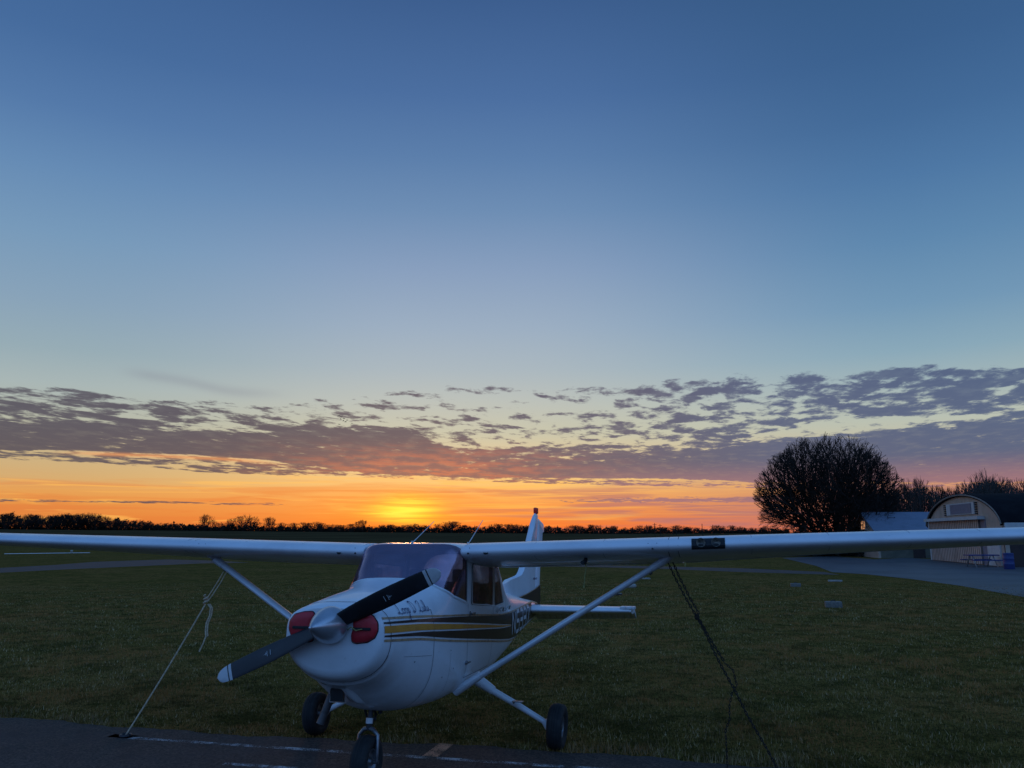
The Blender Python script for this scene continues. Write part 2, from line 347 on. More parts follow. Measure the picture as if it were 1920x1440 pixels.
# ================================================================== SETTING
def rise(az_, r):
    e = float(np.interp(az_, [-60, -46, -36, -22, -8, 30], [5.8, 5.6, 4.9, 3.6, 2.3, 1.9]))
    t = min(max((r-130)/(650-130), 0), 1); return e*1.25*t*t*(3-2*t)
def gz(x, y):
    dx, dy = x-CAM[0], y-CAM[1]; r = math.hypot(dx, dy)
    if dy < 0: return 0.
    return rise(math.degrees(math.atan2(dx, dy)), r)
def ground_mat():
    mt = bpy.data.materials.new('turf'); mt.use_nodes = True; k = NG(mt.node_tree); b = mt.node_tree.nodes['Principled BSDF']
    b.inputs['Roughness'].default_value = .95; b.inputs['Specular IOR Level'].default_value = 0.
    t = k.n('ShaderNodeTexCoord').outputs['Object']
    big = k.noise(t, .16, 8, .68); mid = k.noise(t, 1.6, 6, .65); fine = k.noise(t, 26., 6, .7)
    c = k.mix(k.sstep(mid, .35, .68), (.29, .17, .042), (.165, .120, .030))
    c = k.mix(k.sstep(big, .42, .66, 0., .8), c, (.37, .19, .06))
    c = k.mix(k.sstep(k.noise(t, 5., 8, .75), .46, .60, 0., .8), c, (.062, .050, .010))
    c = k.mix(k.sstep(k.noise(t, .9, 8, .7), .50, .62, 0., .7), c, (.075, .062, .012))
    c = k.mix(k.sstep(fine, .40, .62, 0., .8), c, (.034, .030, .012))
    # the far ploughed field
    ge = k.n('ShaderNodeSeparateXYZ'); k.L.new(t, ge.inputs[0])
    far = k.sstep(k.add(ge.outputs[1], k.mul(k.noise(t, .02, 4), 60.)), 120., 250.)
    c = k.mix(far, c, k.mix(k.sstep(k.noise(t, .03, 4), .4, .6), (.060, .042, .020), (.082, .058, .026)))
    k.L.new(c, b.inputs['Base Color'])
    bn = k.n('ShaderNodeBump'); bn.inputs['Strength'].default_value = .8; bn.inputs['Distance'].default_value = .05
    k.L.new(k.noise(t, 9., 8, .7), bn.inputs['Height']); k.L.new(bn.outputs[0], b.inputs['Normal'])
    return mt
M['turf'] = ground_mat()
# ground: one polar sheet out to the horizon
rad = [0, 4, 8, 14, 25, 45, 75, 105, 130, 160, 200, 250, 310, 380, 460, 560, 650, 720, 900, 1300, 2200, 4000]
NA = 96; V = [(CAM[0], CAM[1], 0.)]; Fc = []
for r_ in rad[1:]:
    for j in range(NA):
        a = 2*math.pi*j/NA; x, y = CAM[0]+r_*math.sin(a), CAM[1]+r_*math.cos(a)
        ad = math.degrees(math.atan2(x-CAM[0], y-CAM[1])); V.append((x, y, rise(ad, r_)*max(0., min(1., (math.cos(a)+.25)*2))))
for j in range(NA): Fc.append((0, 1+(j+1) % NA, 1+j))
for q in range(len(rad)-2):
    for j in range(NA): Fc.append((1+q*NA+j, 1+q*NA+(j+1) % NA, 1+(q+1)*NA+(j+1) % NA, 1+(q+1)*NA+j))
gr = mesh('ground', V, Fc, M['turf'], ang=None); tag(gr, kind='structure')

# asphalt apron the nose wheel stands on
def asphalt_mat():
    mt = bpy.data.materials.new('asphalt'); mt.use_nodes = True; k = NG(mt.node_tree); b = mt.node_tree.nodes['Principled BSDF']
    t = k.n('ShaderNodeTexCoord').outputs['Object']
    fine = k.noise(t, 42., 10, .85); mid = k.noise(t, 2.3, 6, .6); big = k.noise(t, .5, 4, .6)
    c = k.mix(k.sstep(fine, .42, .60), (.026, .020, .017), (.125, .092, .072))
    c = k.mix(k.sstep(mid, .45, .75, 0., .6), c, (.030, .024, .025)); c = k.mix(k.sstep(big, .5, .72, 0., .5), c, (.062, .050, .048))
    k.L.new(c, b.inputs['Base Color']); b.inputs['Roughness'].default_value = .88; b.inputs['Specular IOR Level'].default_value = .25
    bn = k.n('ShaderNodeBump'); bn.inputs['Strength'].default_value = .7; bn.inputs['Distance'].default_value = .008
    k.L.new(fine, bn.inputs['Height']); k.L.new(bn.outputs[0], b.inputs['Normal']); return mt
M['asphalt'] = asphalt_mat()
def edge_y(x):
    return 1.33+.07*math.sin(x*.9+.6)+.035*math.sin(x*3.7)+.018*math.sin(x*11+1)+.01*math.sin(x*29)
xs = np.arange(-30, 30.01, .05)
V = [(x, edge_y(x), .012) for x in xs]+[(x, -40, .012) for x in xs]; n_ = len(xs)
mesh('asphalt_apron', V, [(i, i+1, n_+i+1, n_+i) for i in range(n_-1)], M['asphalt'], smooth=False); tag(bpy.data.objects['asphalt_apron'], kind='structure')
def worn(name, col_, th):
    mt = bpy.data.materials.new(name); mt.use_nodes = True; n = mt.node_tree; k = NG(n); b = n.nodes['Principled BSDF']
    t = k.n('ShaderNodeTexCoord').outputs['Object']; b.inputs['Base Color'].default_value = tuple(col_)+(1,); b.inputs['Roughness'].default_value = .85
    a = k.sstep(k.add(k.mul(k.noise(t, 60., 5, .8), .55), k.mul(k.noise(t, 3.5, 4, .6), .45)), th, th+.08)
    k.L.new(a, b.inputs['Alpha']); return mt
M['wline'] = worn('worn_white_paint', (.55, .53, .51), .485)
M['rline'] = worn('worn_orange_paint', (.72, .32, .18), .42)
def strip(name, p0, p1, wd, mt, z=.016):
    p0, p1 = np.array(p0, float), np.array(p1, float); d = p1-p0; d /= np.linalg.norm(d); nrm = np.array([-d[1], d[0]])*wd/2
    mb = MB(); K = 40; V = []
    for i in range(K+1):
        p = p0+(p1-p0)*i/K; j = 1+.12*math.sin(i*1.7)
        V += [(*(p+nrm*j), z), (*(p-nrm*j), z)]
    mb.addmesh(V, [(2*i, 2*i+1, 2*i+3, 2*i+2) for i in range(K)]); return tag(mb.build(name, mt, smooth=False), kind='structure')
strip('white_marking_line', (-3.15, .86), (3.4, .86), .085, M['wline'])
strip('orange_marking_line', (.19, .91), (.19, 1.40), .15, M['rline'])
strip('faded_marking_line', (-1.6, .22), (-.15, .24), .08, M['wline'])

def flat(name, pts, z, mt, kind='structure', dz=None):
    V = []
    for p in pts:
        q = at(*p) if len(p) == 2 else np.array(p); V.append((q[0], q[1], z+gz(q[0], q[1])))
    o = mesh(name, V, [tuple(range(len(V)))], mt, smooth=False); return tag(o, kind=kind)
M['pave'] = mat('far_pavement', (.085, .082, .082), .6, noise=[(.3, (.055, .054, .054), .42, .62), (1.7, (.11, .105, .10), .55, .75)], bump=(6, .15, .004), spec=.5)
M['pave2'] = mat('taxiway_pavement', (.056, .044, .034), .95, noise=(1.1, (.038, .032, .026), .4, .7), bump=(20, .4, .01))
M['conc_line'] = mat('runway_white', (.85, .82, .76), .8, noise=(2, (.4, .4, .4), .4, .7))
flat('hangar_apron_pavement', [(1466, 1046), (1560, 1043), (1640, 1049), (1700, 1046), (1752, 1049), (1880, 1040), (2300, 1048), (2300, 1185), (1920, 1120), (1804, 1099), (1710, 1086), (1625, 1077), (1560, 1073), (1530, 1061)], .008, M['pave'])
flat('service_path', [(1040, 1059.5), (1200, 1061), (1400, 1066), (1545, 1072.5), (1575, 1078), (1400, 1073), (1250, 1067), (1120, 1063.5), (1040, 1062)], .004, M['pave2'])
flat('taxiway_pavement', [(-300, 1086), (0, 1065), (108, 1059), (177, 1053.5), (312, 1049), (381, 1050.5), (470, 1055), (375, 1056.5), (229, 1063), (106, 1068.5), (0, 1074), (-300, 1098)], .004, M['pave2'])
flat('runway_edge_line', [(8, 1038.3), (168, 1036.2), (169, 1037.0), (8, 1039.2)], .03, M['conc_line'])

# ---------------------------------------------------------------- grass blades (stuff)
def grass():
    N = 340000
    azs = np.radians(rng.uniform(-50, 23, N)); u = rng.uniform(0, 1, N)
    r_ = 7.6*(42/7.6)**(u**.85)
    x = CAM[0]+r_*np.sin(azs); y = CAM[1]+r_*np.cos(azs)
    ey = 1.33+.07*np.sin(x*.9+.6)+.035*np.sin(x*3.7)+.018*np.sin(x*11+1)
    keep = (y > ey-.015); x, y, r_ = x[keep], y[keep], r_[keep]; N = len(x)
    tuft = np.sin(x*2.1+np.sin(y*1.7)*2)*np.sin(y*2.3+np.sin(x*1.3)*2)
    h = rng.uniform(.016, .044, N)*np.clip((46-r_)/18, .15, 1)*(1+.45*tuft)*(1+.6*(rng.uniform(0, 1, N) > .97))
    edge = (y-ey[keep] < .35); h = np.where(edge, h*1.35, h)
    wd = .0045*np.maximum(1, r_/11.); ang = rng.uniform(0, 2*np.pi, N); lean = rng.uniform(0, .8, N)*h; la = rng.uniform(0, 2*np.pi, N)
    V = np.zeros((N*3, 3), np.float32)
    V[0::3, 0] = x-wd*np.cos(ang); V[0::3, 1] = y-wd*np.sin(ang)
    V[1::3, 0] = x+wd*np.cos(ang); V[1::3, 1] = y+wd*np.sin(ang)
    V[2::3, 0] = x+lean*np.cos(la); V[2::3, 1] = y+lean*np.sin(la); V[2::3, 2] = h
    V[0::3, 2] = -.002; V[1::3, 2] = -.002
    me = bpy.data.meshes.new('grass'); me.vertices.add(N*3); me.vertices.foreach_set('co', V.ravel())
    me.loops.add(N*3); me.loops.foreach_set('vertex_index', np.arange(N*3)); me.polygons.add(N)
    me.polygons.foreach_set('loop_start', np.arange(N)*3); me.update(); me.validate()
    mt = bpy.data.materials.new('grass_blades'); mt.use_nodes = True; k = NG(mt.node_tree); b = mt.node_tree.nodes['Principled BSDF']
    ge = k.n('ShaderNodeNewGeometry'); t = k.n('ShaderNodeTexCoord').outputs['Object']
    rnd = ge.outputs['Random Per Island']
    c = k.ramp(rnd, [(0, (.066, .058, .018)), (.35, (.17, .135, .034)), (.65, (.30, .20, .055)), (.85, (.36, .26, .10)), (1, (.62, .46, .26))], 0, 1, srgb=False)
    c = k.mix(k.sstep(k.noise(t, .55, 5, .6), .47, .57, 0., .8), c, (.40, .18, .060))
    c = k.mix(k.sstep(k.noise(t, 1.7, 5, .6), .5, .57, 0., .8), c, (.060, .050, .016))
    k.L.new(c, b.inputs['Base Color']); b.inputs['Roughness'].default_value = .9; b.inputs['Specular IOR Level'].default_value = 0.
    dry = (rng.uniform(0, 1, N) < np.where(y-ey[keep] < .22+.14*tuft, .24, .045)*np.clip(1.2+tuft, .3, 2)).astype(np.int32)
    me.polygons.foreach_set('material_index', dry)
    o = link('grass', me, [mt, mat('dry_grass', (.34, .22, .11), .9, noise=(3, (.16, .11, .05), .4, .7), spec=.1)], smooth=False); tag(o, 'short dark winter grass covering the airfield behind the asphalt edge', 'grass', kind='stuff')
grass()

# ================================================================== AIRCRAFT
root = empty('light_aircraft', (0, PY, 0), (-TILT, 0, 0))
tag(root, 'white high-wing propeller aircraft with brown and gold side stripes, tied down on the apron edge', 'airplane')
# aircraft parts are modelled in a level frame (x = its left, y = aft, z = up), with PY taken off in y
def L2W(p):
    y = p[1]-PY; z = p[2]; return np.array([p[0], PY+y*math.cos(TILT)+z*math.sin(TILT), -y*math.sin(TILT)+z*math.cos(TILT)])
def W2L(p):
    y = p[1]-PY; z = p[2]; return np.array([p[0], PY+y*math.cos(TILT)-z*math.sin(TILT), y*math.sin(TILT)+z*math.cos(TILT)])
def shift(o, parent=root):
    """move mesh data from aircraft coordinates to the root's and parent it"""
    o.data.transform(Matrix.Translation((0, -PY, 0))); o.parent = parent; return o

#         y     w     top    bot   mid  nt   nb
ST = [(-.915, .398, 1.450, .985, 1.24, 3.4, 2.2), (-.905, .412, 1.461, .958, 1.24, 3.4, 2.2), (-.885, .423, 1.470, .930, 1.235, 3.3, 2.2), (-.86, .431, 1.478, .910, 1.23, 3.2, 2.2),
      (-.80, .442, 1.494, .884, 1.22, 3.0, 2.2), (-.775, .446, 1.500, .874, 1.215, 2.9, 2.2), (-.755, .450, 1.505, .852, 1.21, 2.9, 2.2), (-.70, .457, 1.517, .832, 1.21, 2.8, 2.2), (-.60, .468, 1.534, .795, 1.20, 2.7, 2.2),
      (-.50, .480, 1.550, .745, 1.18, 2.7, 2.2), (-.40, .489, 1.565, .685, 1.16, 2.7, 2.3), (-.25, .499, 1.585, .605, 1.14, 2.7, 2.3), (-.08, .508, 1.610, .556, 1.12, 2.7, 2.4),
      (.08, .516, 1.642, .530, 1.11, 2.8, 2.6), (.19, .521, 1.676, .522, 1.10, 2.9, 2.8), (.30, .525, 1.752, .517, 1.10, 3.0, 2.9), (.45, .530, 1.862, .514, 1.10, 3.8, 3.2),
      (.60, .534, 1.948, .514, 1.10, 5.5, 3.4), (.72, .537, 2.000, .515, 1.10, 8.5, 3.5), (.90, .540, 2.012, .520, 1.10, 10, 3.5), (1.5, .540, 2.022, .535, 1.10, 10, 3.6),
      (2.0, .530, 2.000, .575, 1.10, 8, 3.6), (2.2, .522, 1.975, .600, 1.10, 6, 3.6), (2.45, .508, 1.88, .635, 1.10, 4, 3.5), (2.75, .482, 1.70, .675, 1.09, 3.2, 3.4), (3.05, .450, 1.560, .705, 1.08, 3.0, 3.3),
      (3.3, .420, 1.500, .735, 1.08, 3.0, 3.2), (4.0, .335, 1.430, .808, 1.08, 3.0, 3.0), (4.7, .250, 1.362, .868, 1.08, 3.0, 2.8), (5.3, .180, 1.310, .915, 1.09, 2.8, 2.6),
      (5.9, .115, 1.262, .960, 1.10, 2.6, 2.4), (6.35, .062, 1.225, .990, 1.10, 2.4, 2.2), (6.5, .040, 1.205, 1.01, 1.11, 2.2, 2.1)]
fW, fT, fB, fM, fNt, fNb = [pchip([s[0] for s in ST], [s[i] for s in ST]) for i in range(1, 7)]
def sec(y, th):
    """point of the hull section at station y; th from 0 (left side) through pi/2 (top)"""
    w_, t_, b_, m_ = fW(y), fT(y), fB(y), fM(y); c, s_ = math.cos(th), math.sin(th)
    n_ = fNt(y) if s_ >= 0 else fNb(y); h_ = (t_-m_) if s_ >= 0 else (m_-b_)
    return (w_*math.copysign(abs(c)**(2/n_), c), y, m_+h_*math.copysign(abs(s_)**(2/n_), s_))
def hx(y, z):
    """half width of the hull at (y, z)"""
    m_ = fM(y); t_, b_ = fT(y), fB(y); q = (z-m_)/(t_-m_) if z > m_ else (m_-z)/(m_-b_); n_ = fNt(y) if z > m_ else fNb(y)
    q = min(q, .9999); return fW(y)*(1-q**n_)**(1/n_)
ys = sorted(set([round(float(v), 4) for v in list(np.arange(-.915, 0, .02))+list(np.arange(0, 3.4, .035))+list(np.arange(3.4, 6.5, .12))+[6.5]]))
NT = 96
bm = bmesh.new(); rows = []
for y in ys:
    # spread the angles so that boxy sections stay evenly sampled
    row = []
    for j in range(NT):
        th = 2*math.pi*j/NT; n_ = fNt(y) if math.sin(th) >= 0 else fNb(y)
        c, s_ = math.cos(th), math.sin(th); k_ = (abs(c)**n_+abs(s_)**n_)**(-1/n_)
        h_ = (fT(y)-fM(y)) if s_ >= 0 else (fM(y)-fB(y))
        row.append(bm.verts.new((fW(y)*c*k_, y, fM(y)+h_*s_*k_)))
    rows.append(row)
for a, b in zip(rows, rows[1:]):
    for j in range(NT): bm.faces.new((a[j], b[j], b[(j+1) % NT], a[(j+1) % NT]))
bm.faces.new(rows[0][::-1]); bm.faces.new(rows[-1])
bmesh.ops.recalc_face_normals(bm, faces=bm.faces)
def cut(poly, sides):
    """cut a convex side-view polygon out of the hull; returns the face lists per side"""
    out = []
    for sgn in sides:
        n = len(poly)
        ymin, ymax = min(p[0] for p in poly)-.08, max(p[0] for p in poly)+.08; zmin = min(p[1] for p in poly)-.08
        for i in range(n):
            (y0, z0), (y1, z1) = poly[i], poly[(i+1) % n]
            fs = [f for f in bm.faces if (sgn == 0 or f.calc_center_median().x*sgn > 0) and ymin < f.calc_center_median().y < ymax and f.calc_center_median().z > zmin]
            geom = fs+list({e for f in fs for e in f.edges})+list({v for f in fs for v in f.verts})
            bmesh.ops.bisect_plane(bm, geom=geom, dist=1e-5, plane_co=(0, y0, z0), plane_no=(0, z1-z0, -(y1-y0)))
        def inside(c):
            s0 = None
            for i in range(n):
                (y0, z0), (y1, z1) = poly[i], poly[(i+1) % n]
                cr = (y1-y0)*(c.z-z0)-(z1-z0)*(c.y-y0)
                if s0 is None: s0 = cr > 0
                elif (cr > 0) != s0: return False
            return True
        fs = [f for f in bm.faces if (sgn == 0 or f.calc_center_median().x*sgn > 0) and inside(f.calc_center_median())]
        mb = MB(); idx = {}
        for f in fs:
            ids = []
            for v in f.verts:
                if v not in idx: idx[v] = len(idx); mb.V.append(v.co[:])
                ids.append(idx[v])
            mb.F.append(tuple(ids)); mb.I.append(0)
        out.append(mb); bmesh.ops.delete(bm, geom=fs, context='FACES')
    return out
def rounded(poly, r_, n=4):
    P = [np.array(p, float) for p in poly]; out = []; K = len(P)
    for i in range(K):
        a, b, c = P[i-1], P[i], P[(i+1) % K]; u = (a-b)/np.linalg.norm(a-b); v = (c-b)/np.linalg.norm(c-b)
        p0, p1 = b+u*r_, b+v*r_
        for q in range(n+1):
            t = q/n; out.append(tuple((1-t)**2*p0+2*t*(1-t)*b+t*t*p1))
    return out
WS = [(-.02, 1.80), (.19, 1.672), (.31, 1.592), (.52, 1.505), (.70, 1.462), (.865, 1.440), (.865, 1.925), (.70, 2.010), (.60, 2.06), (0, 2.06)]
DW = rounded([(1.075, 1.800), (1.045, 1.415), (1.855, 1.365), (1.865, 1.770)], .045)
RW = rounded([(1.955, 1.770), (1.955, 1.372), (2.40, 1.385), (2.13, 1.755)], .04)
ws = cut(WS, [0])[0]
dws = cut(DW, [1, -1]); rws = cut(RW, [1, -1]); bws = cut([(2.36, 2.06), (2.36, 1.665), (3.03, 1.570), (3.03, 2.06)], [0])[0]
me = bpy.data.meshes.new('fuselage'); bm.to_mesh(me); bm.free()
fus = link('fuselage', me, [M['paint'], M['navy'], M['tan'], M['gold'], M['seam'], M['black'], M['metal'], M['ink'], mat('registration_white', (.55, .55, .55), .4, noise=(9, (.48, .48, .48), .4, .7))], None, True, 50)
wso = shift(ws.build('windshield', M['wsglass'], ang=60))
shift(bws.build('rear_window', M['glass'], ang=60))
for q in dws: shift(q.build('door_window', M['glass'], ang=60))
for q in rws: shift(q.build('rear_side_window', M['glass'], ang=60))
# surface decals joined into the hull mesh
dec = MB()
def ribbon(lo, hi, y0, y1, mi, off=.0048, n=60, sides=(1, -1), rows_=4, mb=None):
    mb = mb or dec
    for sg in sides:
        V = []
        for i in range(n+1):
            y = y0+(y1-y0)*i/n
            for q in range(rows_+1):
                z = lo(y)+(hi(y)-lo(y))*q/rows_; V.append((sg*(hx(y, z)+off), y, z))
        Fq = []
        for i in range(n):
            for q in range(rows_):
                a = i*(rows_+1)+q; f = (a, a+1, a+rows_+2, a+rows_+1); Fq.append(f)
        mb.addmesh(V, Fq, mi)
# stripe edges (z along the hull)
from_px = {}
def zc(pts): return pchip([p[0] for p in pts], [p[1] for p in pts])
y0s = -.885
T1 = zc([(-.90, 1.388), (-.3, 1.372), (.2, 1.350), (.9, 1.322), (1.6, 1.285), (2.4, 1.25), (3.2, 1.245), (4.2, 1.25), (5.6, 1.262), (6.4, 1.20)])     # top tan line
D1 = zc([(-.90, 1.352), (-.3, 1.341), (.2, 1.326), (.9, 1.300), (1.6, 1.268), (2.4, 1.236), (3.2, 1.232), (4.2, 1.238), (5.6, 1.25), (6.4, 1.19)])     # top of upper dark
D1b = zc([(-.90, 1.338), (-.3, 1.318), (.2, 1.287), (.9, 1.240), (1.6, 1.190), (2.4, 1.13), (3.0, 1.09)])
G1 = zc([(-.90, 1.322), (-.3, 1.303), (.2, 1.273), (.9, 1.226), (1.6, 1.176), (2.4, 1.118), (3.0, 1.084)])
G1b = zc([(-.90, 1.268), (-.3, 1.250), (.2, 1.224), (.9, 1.184), (1.6, 1.145), (2.4, 1.100), (3.0, 1.078)])
D2 = zc([(-.90, 1.252), (-.3, 1.236), (.2, 1.210), (.9, 1.170), (1.6, 1.131), (2.4, 1.088), (3.0, 1.070)])
D2b = zc([(-.90, 1.240), (-.3, 1.205), (.2, 1.155), (.9, 1.091), (1.6, 1.032), (2.4, .965), (3.0, .925), (3.6, .905), (4.2, .91), (5.2, .955), (6.3, 1.0)])
T2 = zc([(-.90, 1.222), (-.3, 1.190), (.2, 1.140), (.9, 1.076), (1.6, 1.018), (2.4, .951), (3.0, .911), (3.6, .891), (4.2, .896), (5.2, .94), (6.3, .985)])
off_ = lambda f, d: (lambda y: f(y)+d)
ribbon(off_(T1, -.017), T1, y0s, 6.3, 2)
ribbon(off_(T2, -.019), T2, y0s, 5.2, 2)
ribbon(D1b, D1, y0s, 3.0, 1)
ribbon(G1b, G1, y0s, 2.98, 3)
ribbon(D2b, D2, y0s, 3.0, 1)
ribbon(D2b, D1, 3.0, 6.3, 1)
def ring(y, wd=.005, mi=4, off=.004, a0=0., a1=360., n=120, sl=0.):
    V = []; 
    for i in range(n+1):
        th = R(a0+(a1-a0)*i/n)
        yc = y-sl*max(0., -math.sin(th))**1.5
        for yy in (yc-wd/2, yc+wd/2):
            w_, m_ = fW(yy), fM(yy); s_, c = math.sin(th), math.cos(th); n_ = fNt(yy) if s_ >= 0 else fNb(yy)
            h_ = (fT(yy)-m_) if s_ >= 0 else (m_-fB(yy)); k_ = (abs(c)**n_+abs(s_)**n_)**(-1/n_)
            V.append(((w_+off)*c*k_, yy, m_+(h_+off)*s_*k_))
    dec.addmesh(V, [(2*i, 2*i+1, 2*i+3, 2*i+2) for i in range(n)], mi)
ring(-.795, .007, 4, off=.003); ring(-.785, .010, 0, off=.008, a0=200, a1=340)
ring(.02, .006, 4, a0=180, a1=360)
for y_ in (2.56, 3.35, 4.15, 4.95): ring(y_, .004, 4, off=.0025)
ring(.02, .006, 4, a0=0, a1=32); ring(.02, .006, 4, a0=148, a1=180)
def side_line(p, q, wd=.005, mi=4, off=.003, n=24, sides=(1, -1)):
    for sg in sides:
        V = []; p_, q_ = np.array(p, float), np.array(q, float); d = q_-p_; d /= np.linalg.norm(d); nr = np.array([-d[1], d[0]])*wd/2
        for i in range(n+1):
            c = p_+(q_-p_)*i/n
            for s_ in (1, -1):
                y, z = c+nr*s_; V.append((sg*(hx(y, z)+off), y, z))
        dec.addmesh(V, [(2*i, 2*i+1, 2*i+3, 2*i+2) for i in range(n)], mi)
def dot(y, z, r_=.006, mi=5, sides=(1,), off=.003):
    for sg in sides:
        V = [(sg*(hx(y+r_*math.cos(a), z+r_*math.sin(a))+off), y+r_*math.cos(a), z+r_*math.sin(a)) for a in np.linspace(0, 2*math.pi, 9)[:-1]]
        dec.addmesh(V, [tuple(range(8))], mi)
pass
# door outline
side_line((.45, 1.0), (.45, .66), .003); side_line((-.55, 1.06), (-.02, 1.02), .0022)
for a, b in [((.93, 1.42), (.93, .72)), ((.93, .72), (1.80, .74)), ((1.80, .74), (1.91, 1.36))]: side_line(a, b)
for y_ in np.arange(-.57, -.05, .13): dot(y_, 1.265, .005)
for y_, z_ in [(.45, 1.02), (-.35, 1.0), (.3, .80), (.55, .85), (2.1, .96), (1.7, 1.01)]: dot(y_, z_, .007)
# window frames
def frame(poly, wd=.020, off=.004, mi=0, sides=(1, -1)):
    P = [np.array(p) for p in poly]; c = sum(P)/len(P); n = len(P)
    for sg in sides:
        V = []
        for p in P:
            d = (p-c)/np.linalg.norm(p-c)
            for e in (-.004, wd): 
                q = p+d*e; V.append((sg*(hx(*q)+off), q[0], q[1]))
        dec.addmesh(V, [(2*i, 2*i+1, (2*i+3) % (2*n), (2*i+2) % (2*n)) for i in range(n)], mi)
frame(DW, .022, .006, 4); frame(DW, .014, .009, 0); frame(RW, .016, .006, 4)
# windshield retainer strip along its lower edge
for sg in (1, -1):
    side_line((.19, 1.668), (.31, 1.588), .02, 0, .006, sides=(sg,)); side_line((.31, 1.588), (.52, 1.501), .02, 0, .006, sides=(sg,)); side_line((.52, 1.501), (.86, 1.437), .02, 0, .006, sides=(sg,))
    side_line((.868, 1.44), (.868, 1.90), .022, 4, .006, sides=(sg,))
# lower cowl scoop: two cheek fairings and a dark mouth
def bot(x, y):
    w_, m_ = fW(y), fM(y); n_ = fNb(y); return m_-(m_-fB(y))*(max(0, 1-abs(x/w_)**n_))**(1/n_)
for xc in (-.185, -.01):
    V = []; n = 14
    for i in range(n+1):
        y = -.66+.36*i/n; h_ = .042*math.sin(math.pi*min(1, (i/n)*1.1+.02)) + .004
        for dx, dh in ((-.035, 0), (-.020, 1), (.020, 1), (.035, 0)): V.append((xc+dx+.03*(i/n), y, bot(xc+dx, y)-h_*dh+.002))
    dec.addmesh(V, [(4*i+j, 4*i+j+1, 4*i+j+5, 4*i+j+4) for i in range(n) for j in range(3)], 0)
for (x0, x1, ya, yb, za, zb, mi) in ((-.150, -.035, -.600, -.600, .798, .700, 5), (-.162, -.023, -.588, -.30, .812, .690, 0)):
    V = [(x0, ya, zb), (x1, ya, zb), (x1, ya, za), (x0, ya, za), (x0, -.25, zb), (x1, -.25, zb), (x1, -.25, za), (x0, -.25, za)]
    dec.addmesh(V, [(0, 1, 2, 3)] if mi == 5 else [(0, 1, 2, 3), (0, 1, 5, 4), (1, 2, 6, 5), (3, 0, 4, 7), (2, 3, 7, 6)], mi)
# rivets and drain holes on the nose bowl
def fdot(x, z, r_=.006):
    # find the station where the hull shell passes through (x, z) at the front
    y = -.91
    while y < -.2 and (hx(y, z) < abs(x) if fB(y)+.01 < z < fT(y)-.01 else True): y += .004
    V = [(x+r_*math.cos(a), y-.004, z+r_*math.sin(a)) for a in np.linspace(0, 2*math.pi, 9)[:-1]]; dec.addmesh(V, [tuple(range(8))], 5)
for x, z in [(.10, 1.145), (.17, 1.14), (-.10, 1.145), (-.17, 1.14), (-.30, 1.405), (.30, 1.40), (.0, 1.40)]: fdot(x, z, .007)
for x, z in [(-.04, 1.06), (-.02, 1.062), (0, 1.058), (.02, 1.06), (-.035, 1.048), (-.005, 1.046), (.015, 1.045)]: fdot(x, z, .005)
# lettering: cursive name on the cowl, registration on the tail
def strokes(chars, y0, z0, sx, sz, wd, mi, sides=(1,), slant=0.):
    for sg in sides:
        x = 0.
        for ch, adv in chars:
            for s_ in ch:
                C_ = [np.array((y0+(x+px)*sx+py*slant*sz, z0+py*sz)) for px, py in s_]
                if len(C_) == 2: pts = [C_[0]+(C_[1]-C_[0])*t for t in np.linspace(0, 1, 9)]
                else:
                    Q = [2*C_[0]-C_[1]]+C_+[2*C_[-1]-C_[-2]]; pts = []
                    for a, b, c, d in zip(Q, Q[1:], Q[2:], Q[3:]):
                        for t in (0, .2, .4, .6, .8): pts.append(.5*((2*b)+(c-a)*t+(2*a-5*b+4*c-d)*t*t+(-a+3*b-3*c+d)*t**3))
                    pts.append(C_[-1])
                V = []
                for i, p in enumerate(pts):
                    t = pts[min(i+1, len(pts)-1)]-pts[max(i-1, 0)]; t = t/(np.linalg.norm(t)+1e-9); nr = np.array([-t[1], t[0]])*wd/2
                    for s2 in (1, -1):
                        y, z = p+nr*s2; V.append((sg*(hx(y, z)+.0095), y, z))
                dec.addmesh(V, [(2*i, 2*i+1, 2*i+3, 2*i+2) for i in range(len(pts)-1)], mi)
            x += adv
SCR = {'L': ([[(.0, .72), (.10, .88), (.34, .98), (.46, .90), (.34, .62), (.20, .2), (.06, .0), (.0, .07), (.08, .13), (.24, .04), (.46, -.02), (.60, .08)]], .64),
       'o': ([[(.24, .44), (.08, .36), (.02, .16), (.12, .0), (.26, .06), (.32, .26), (.24, .44), (.36, .38)]], .40),
       'p': ([[(.02, .30), (.10, .46), (.08, .1), (.02, -.45), (-.06, -.62), (-.12, -.45), (.10, .05), (.2, .38), (.32, .40), (.34, .2), (.24, .02), (.12, .04)]], .46), ' ': ([], .34),
       'D': ([[(.14, 1.0), (.12, .4), (.10, .06)], [(.02, .88), (.16, 1.0), (.42, .92), (.54, .55), (.42, .15), (.18, .0), (.02, .04), (.08, .14), (.22, .08)]], .72),
       'u': ([[(.0, .42), (.02, .14), (.10, .0), (.22, .08), (.28, .42)], [(.28, .42), (.28, .12), (.38, .02)]], .38),
       'l': ([[(-.02, .04), (.12, .45), (.20, .92), (.12, 1.02), (.06, .80), (.06, .2), (.14, .0), (.24, .08)]], .25)}
strokes([SCR[c] for c in "Loop D Lulu"], -.600, 1.400, .120, .088, .0062, 7, sides=(1, -1))
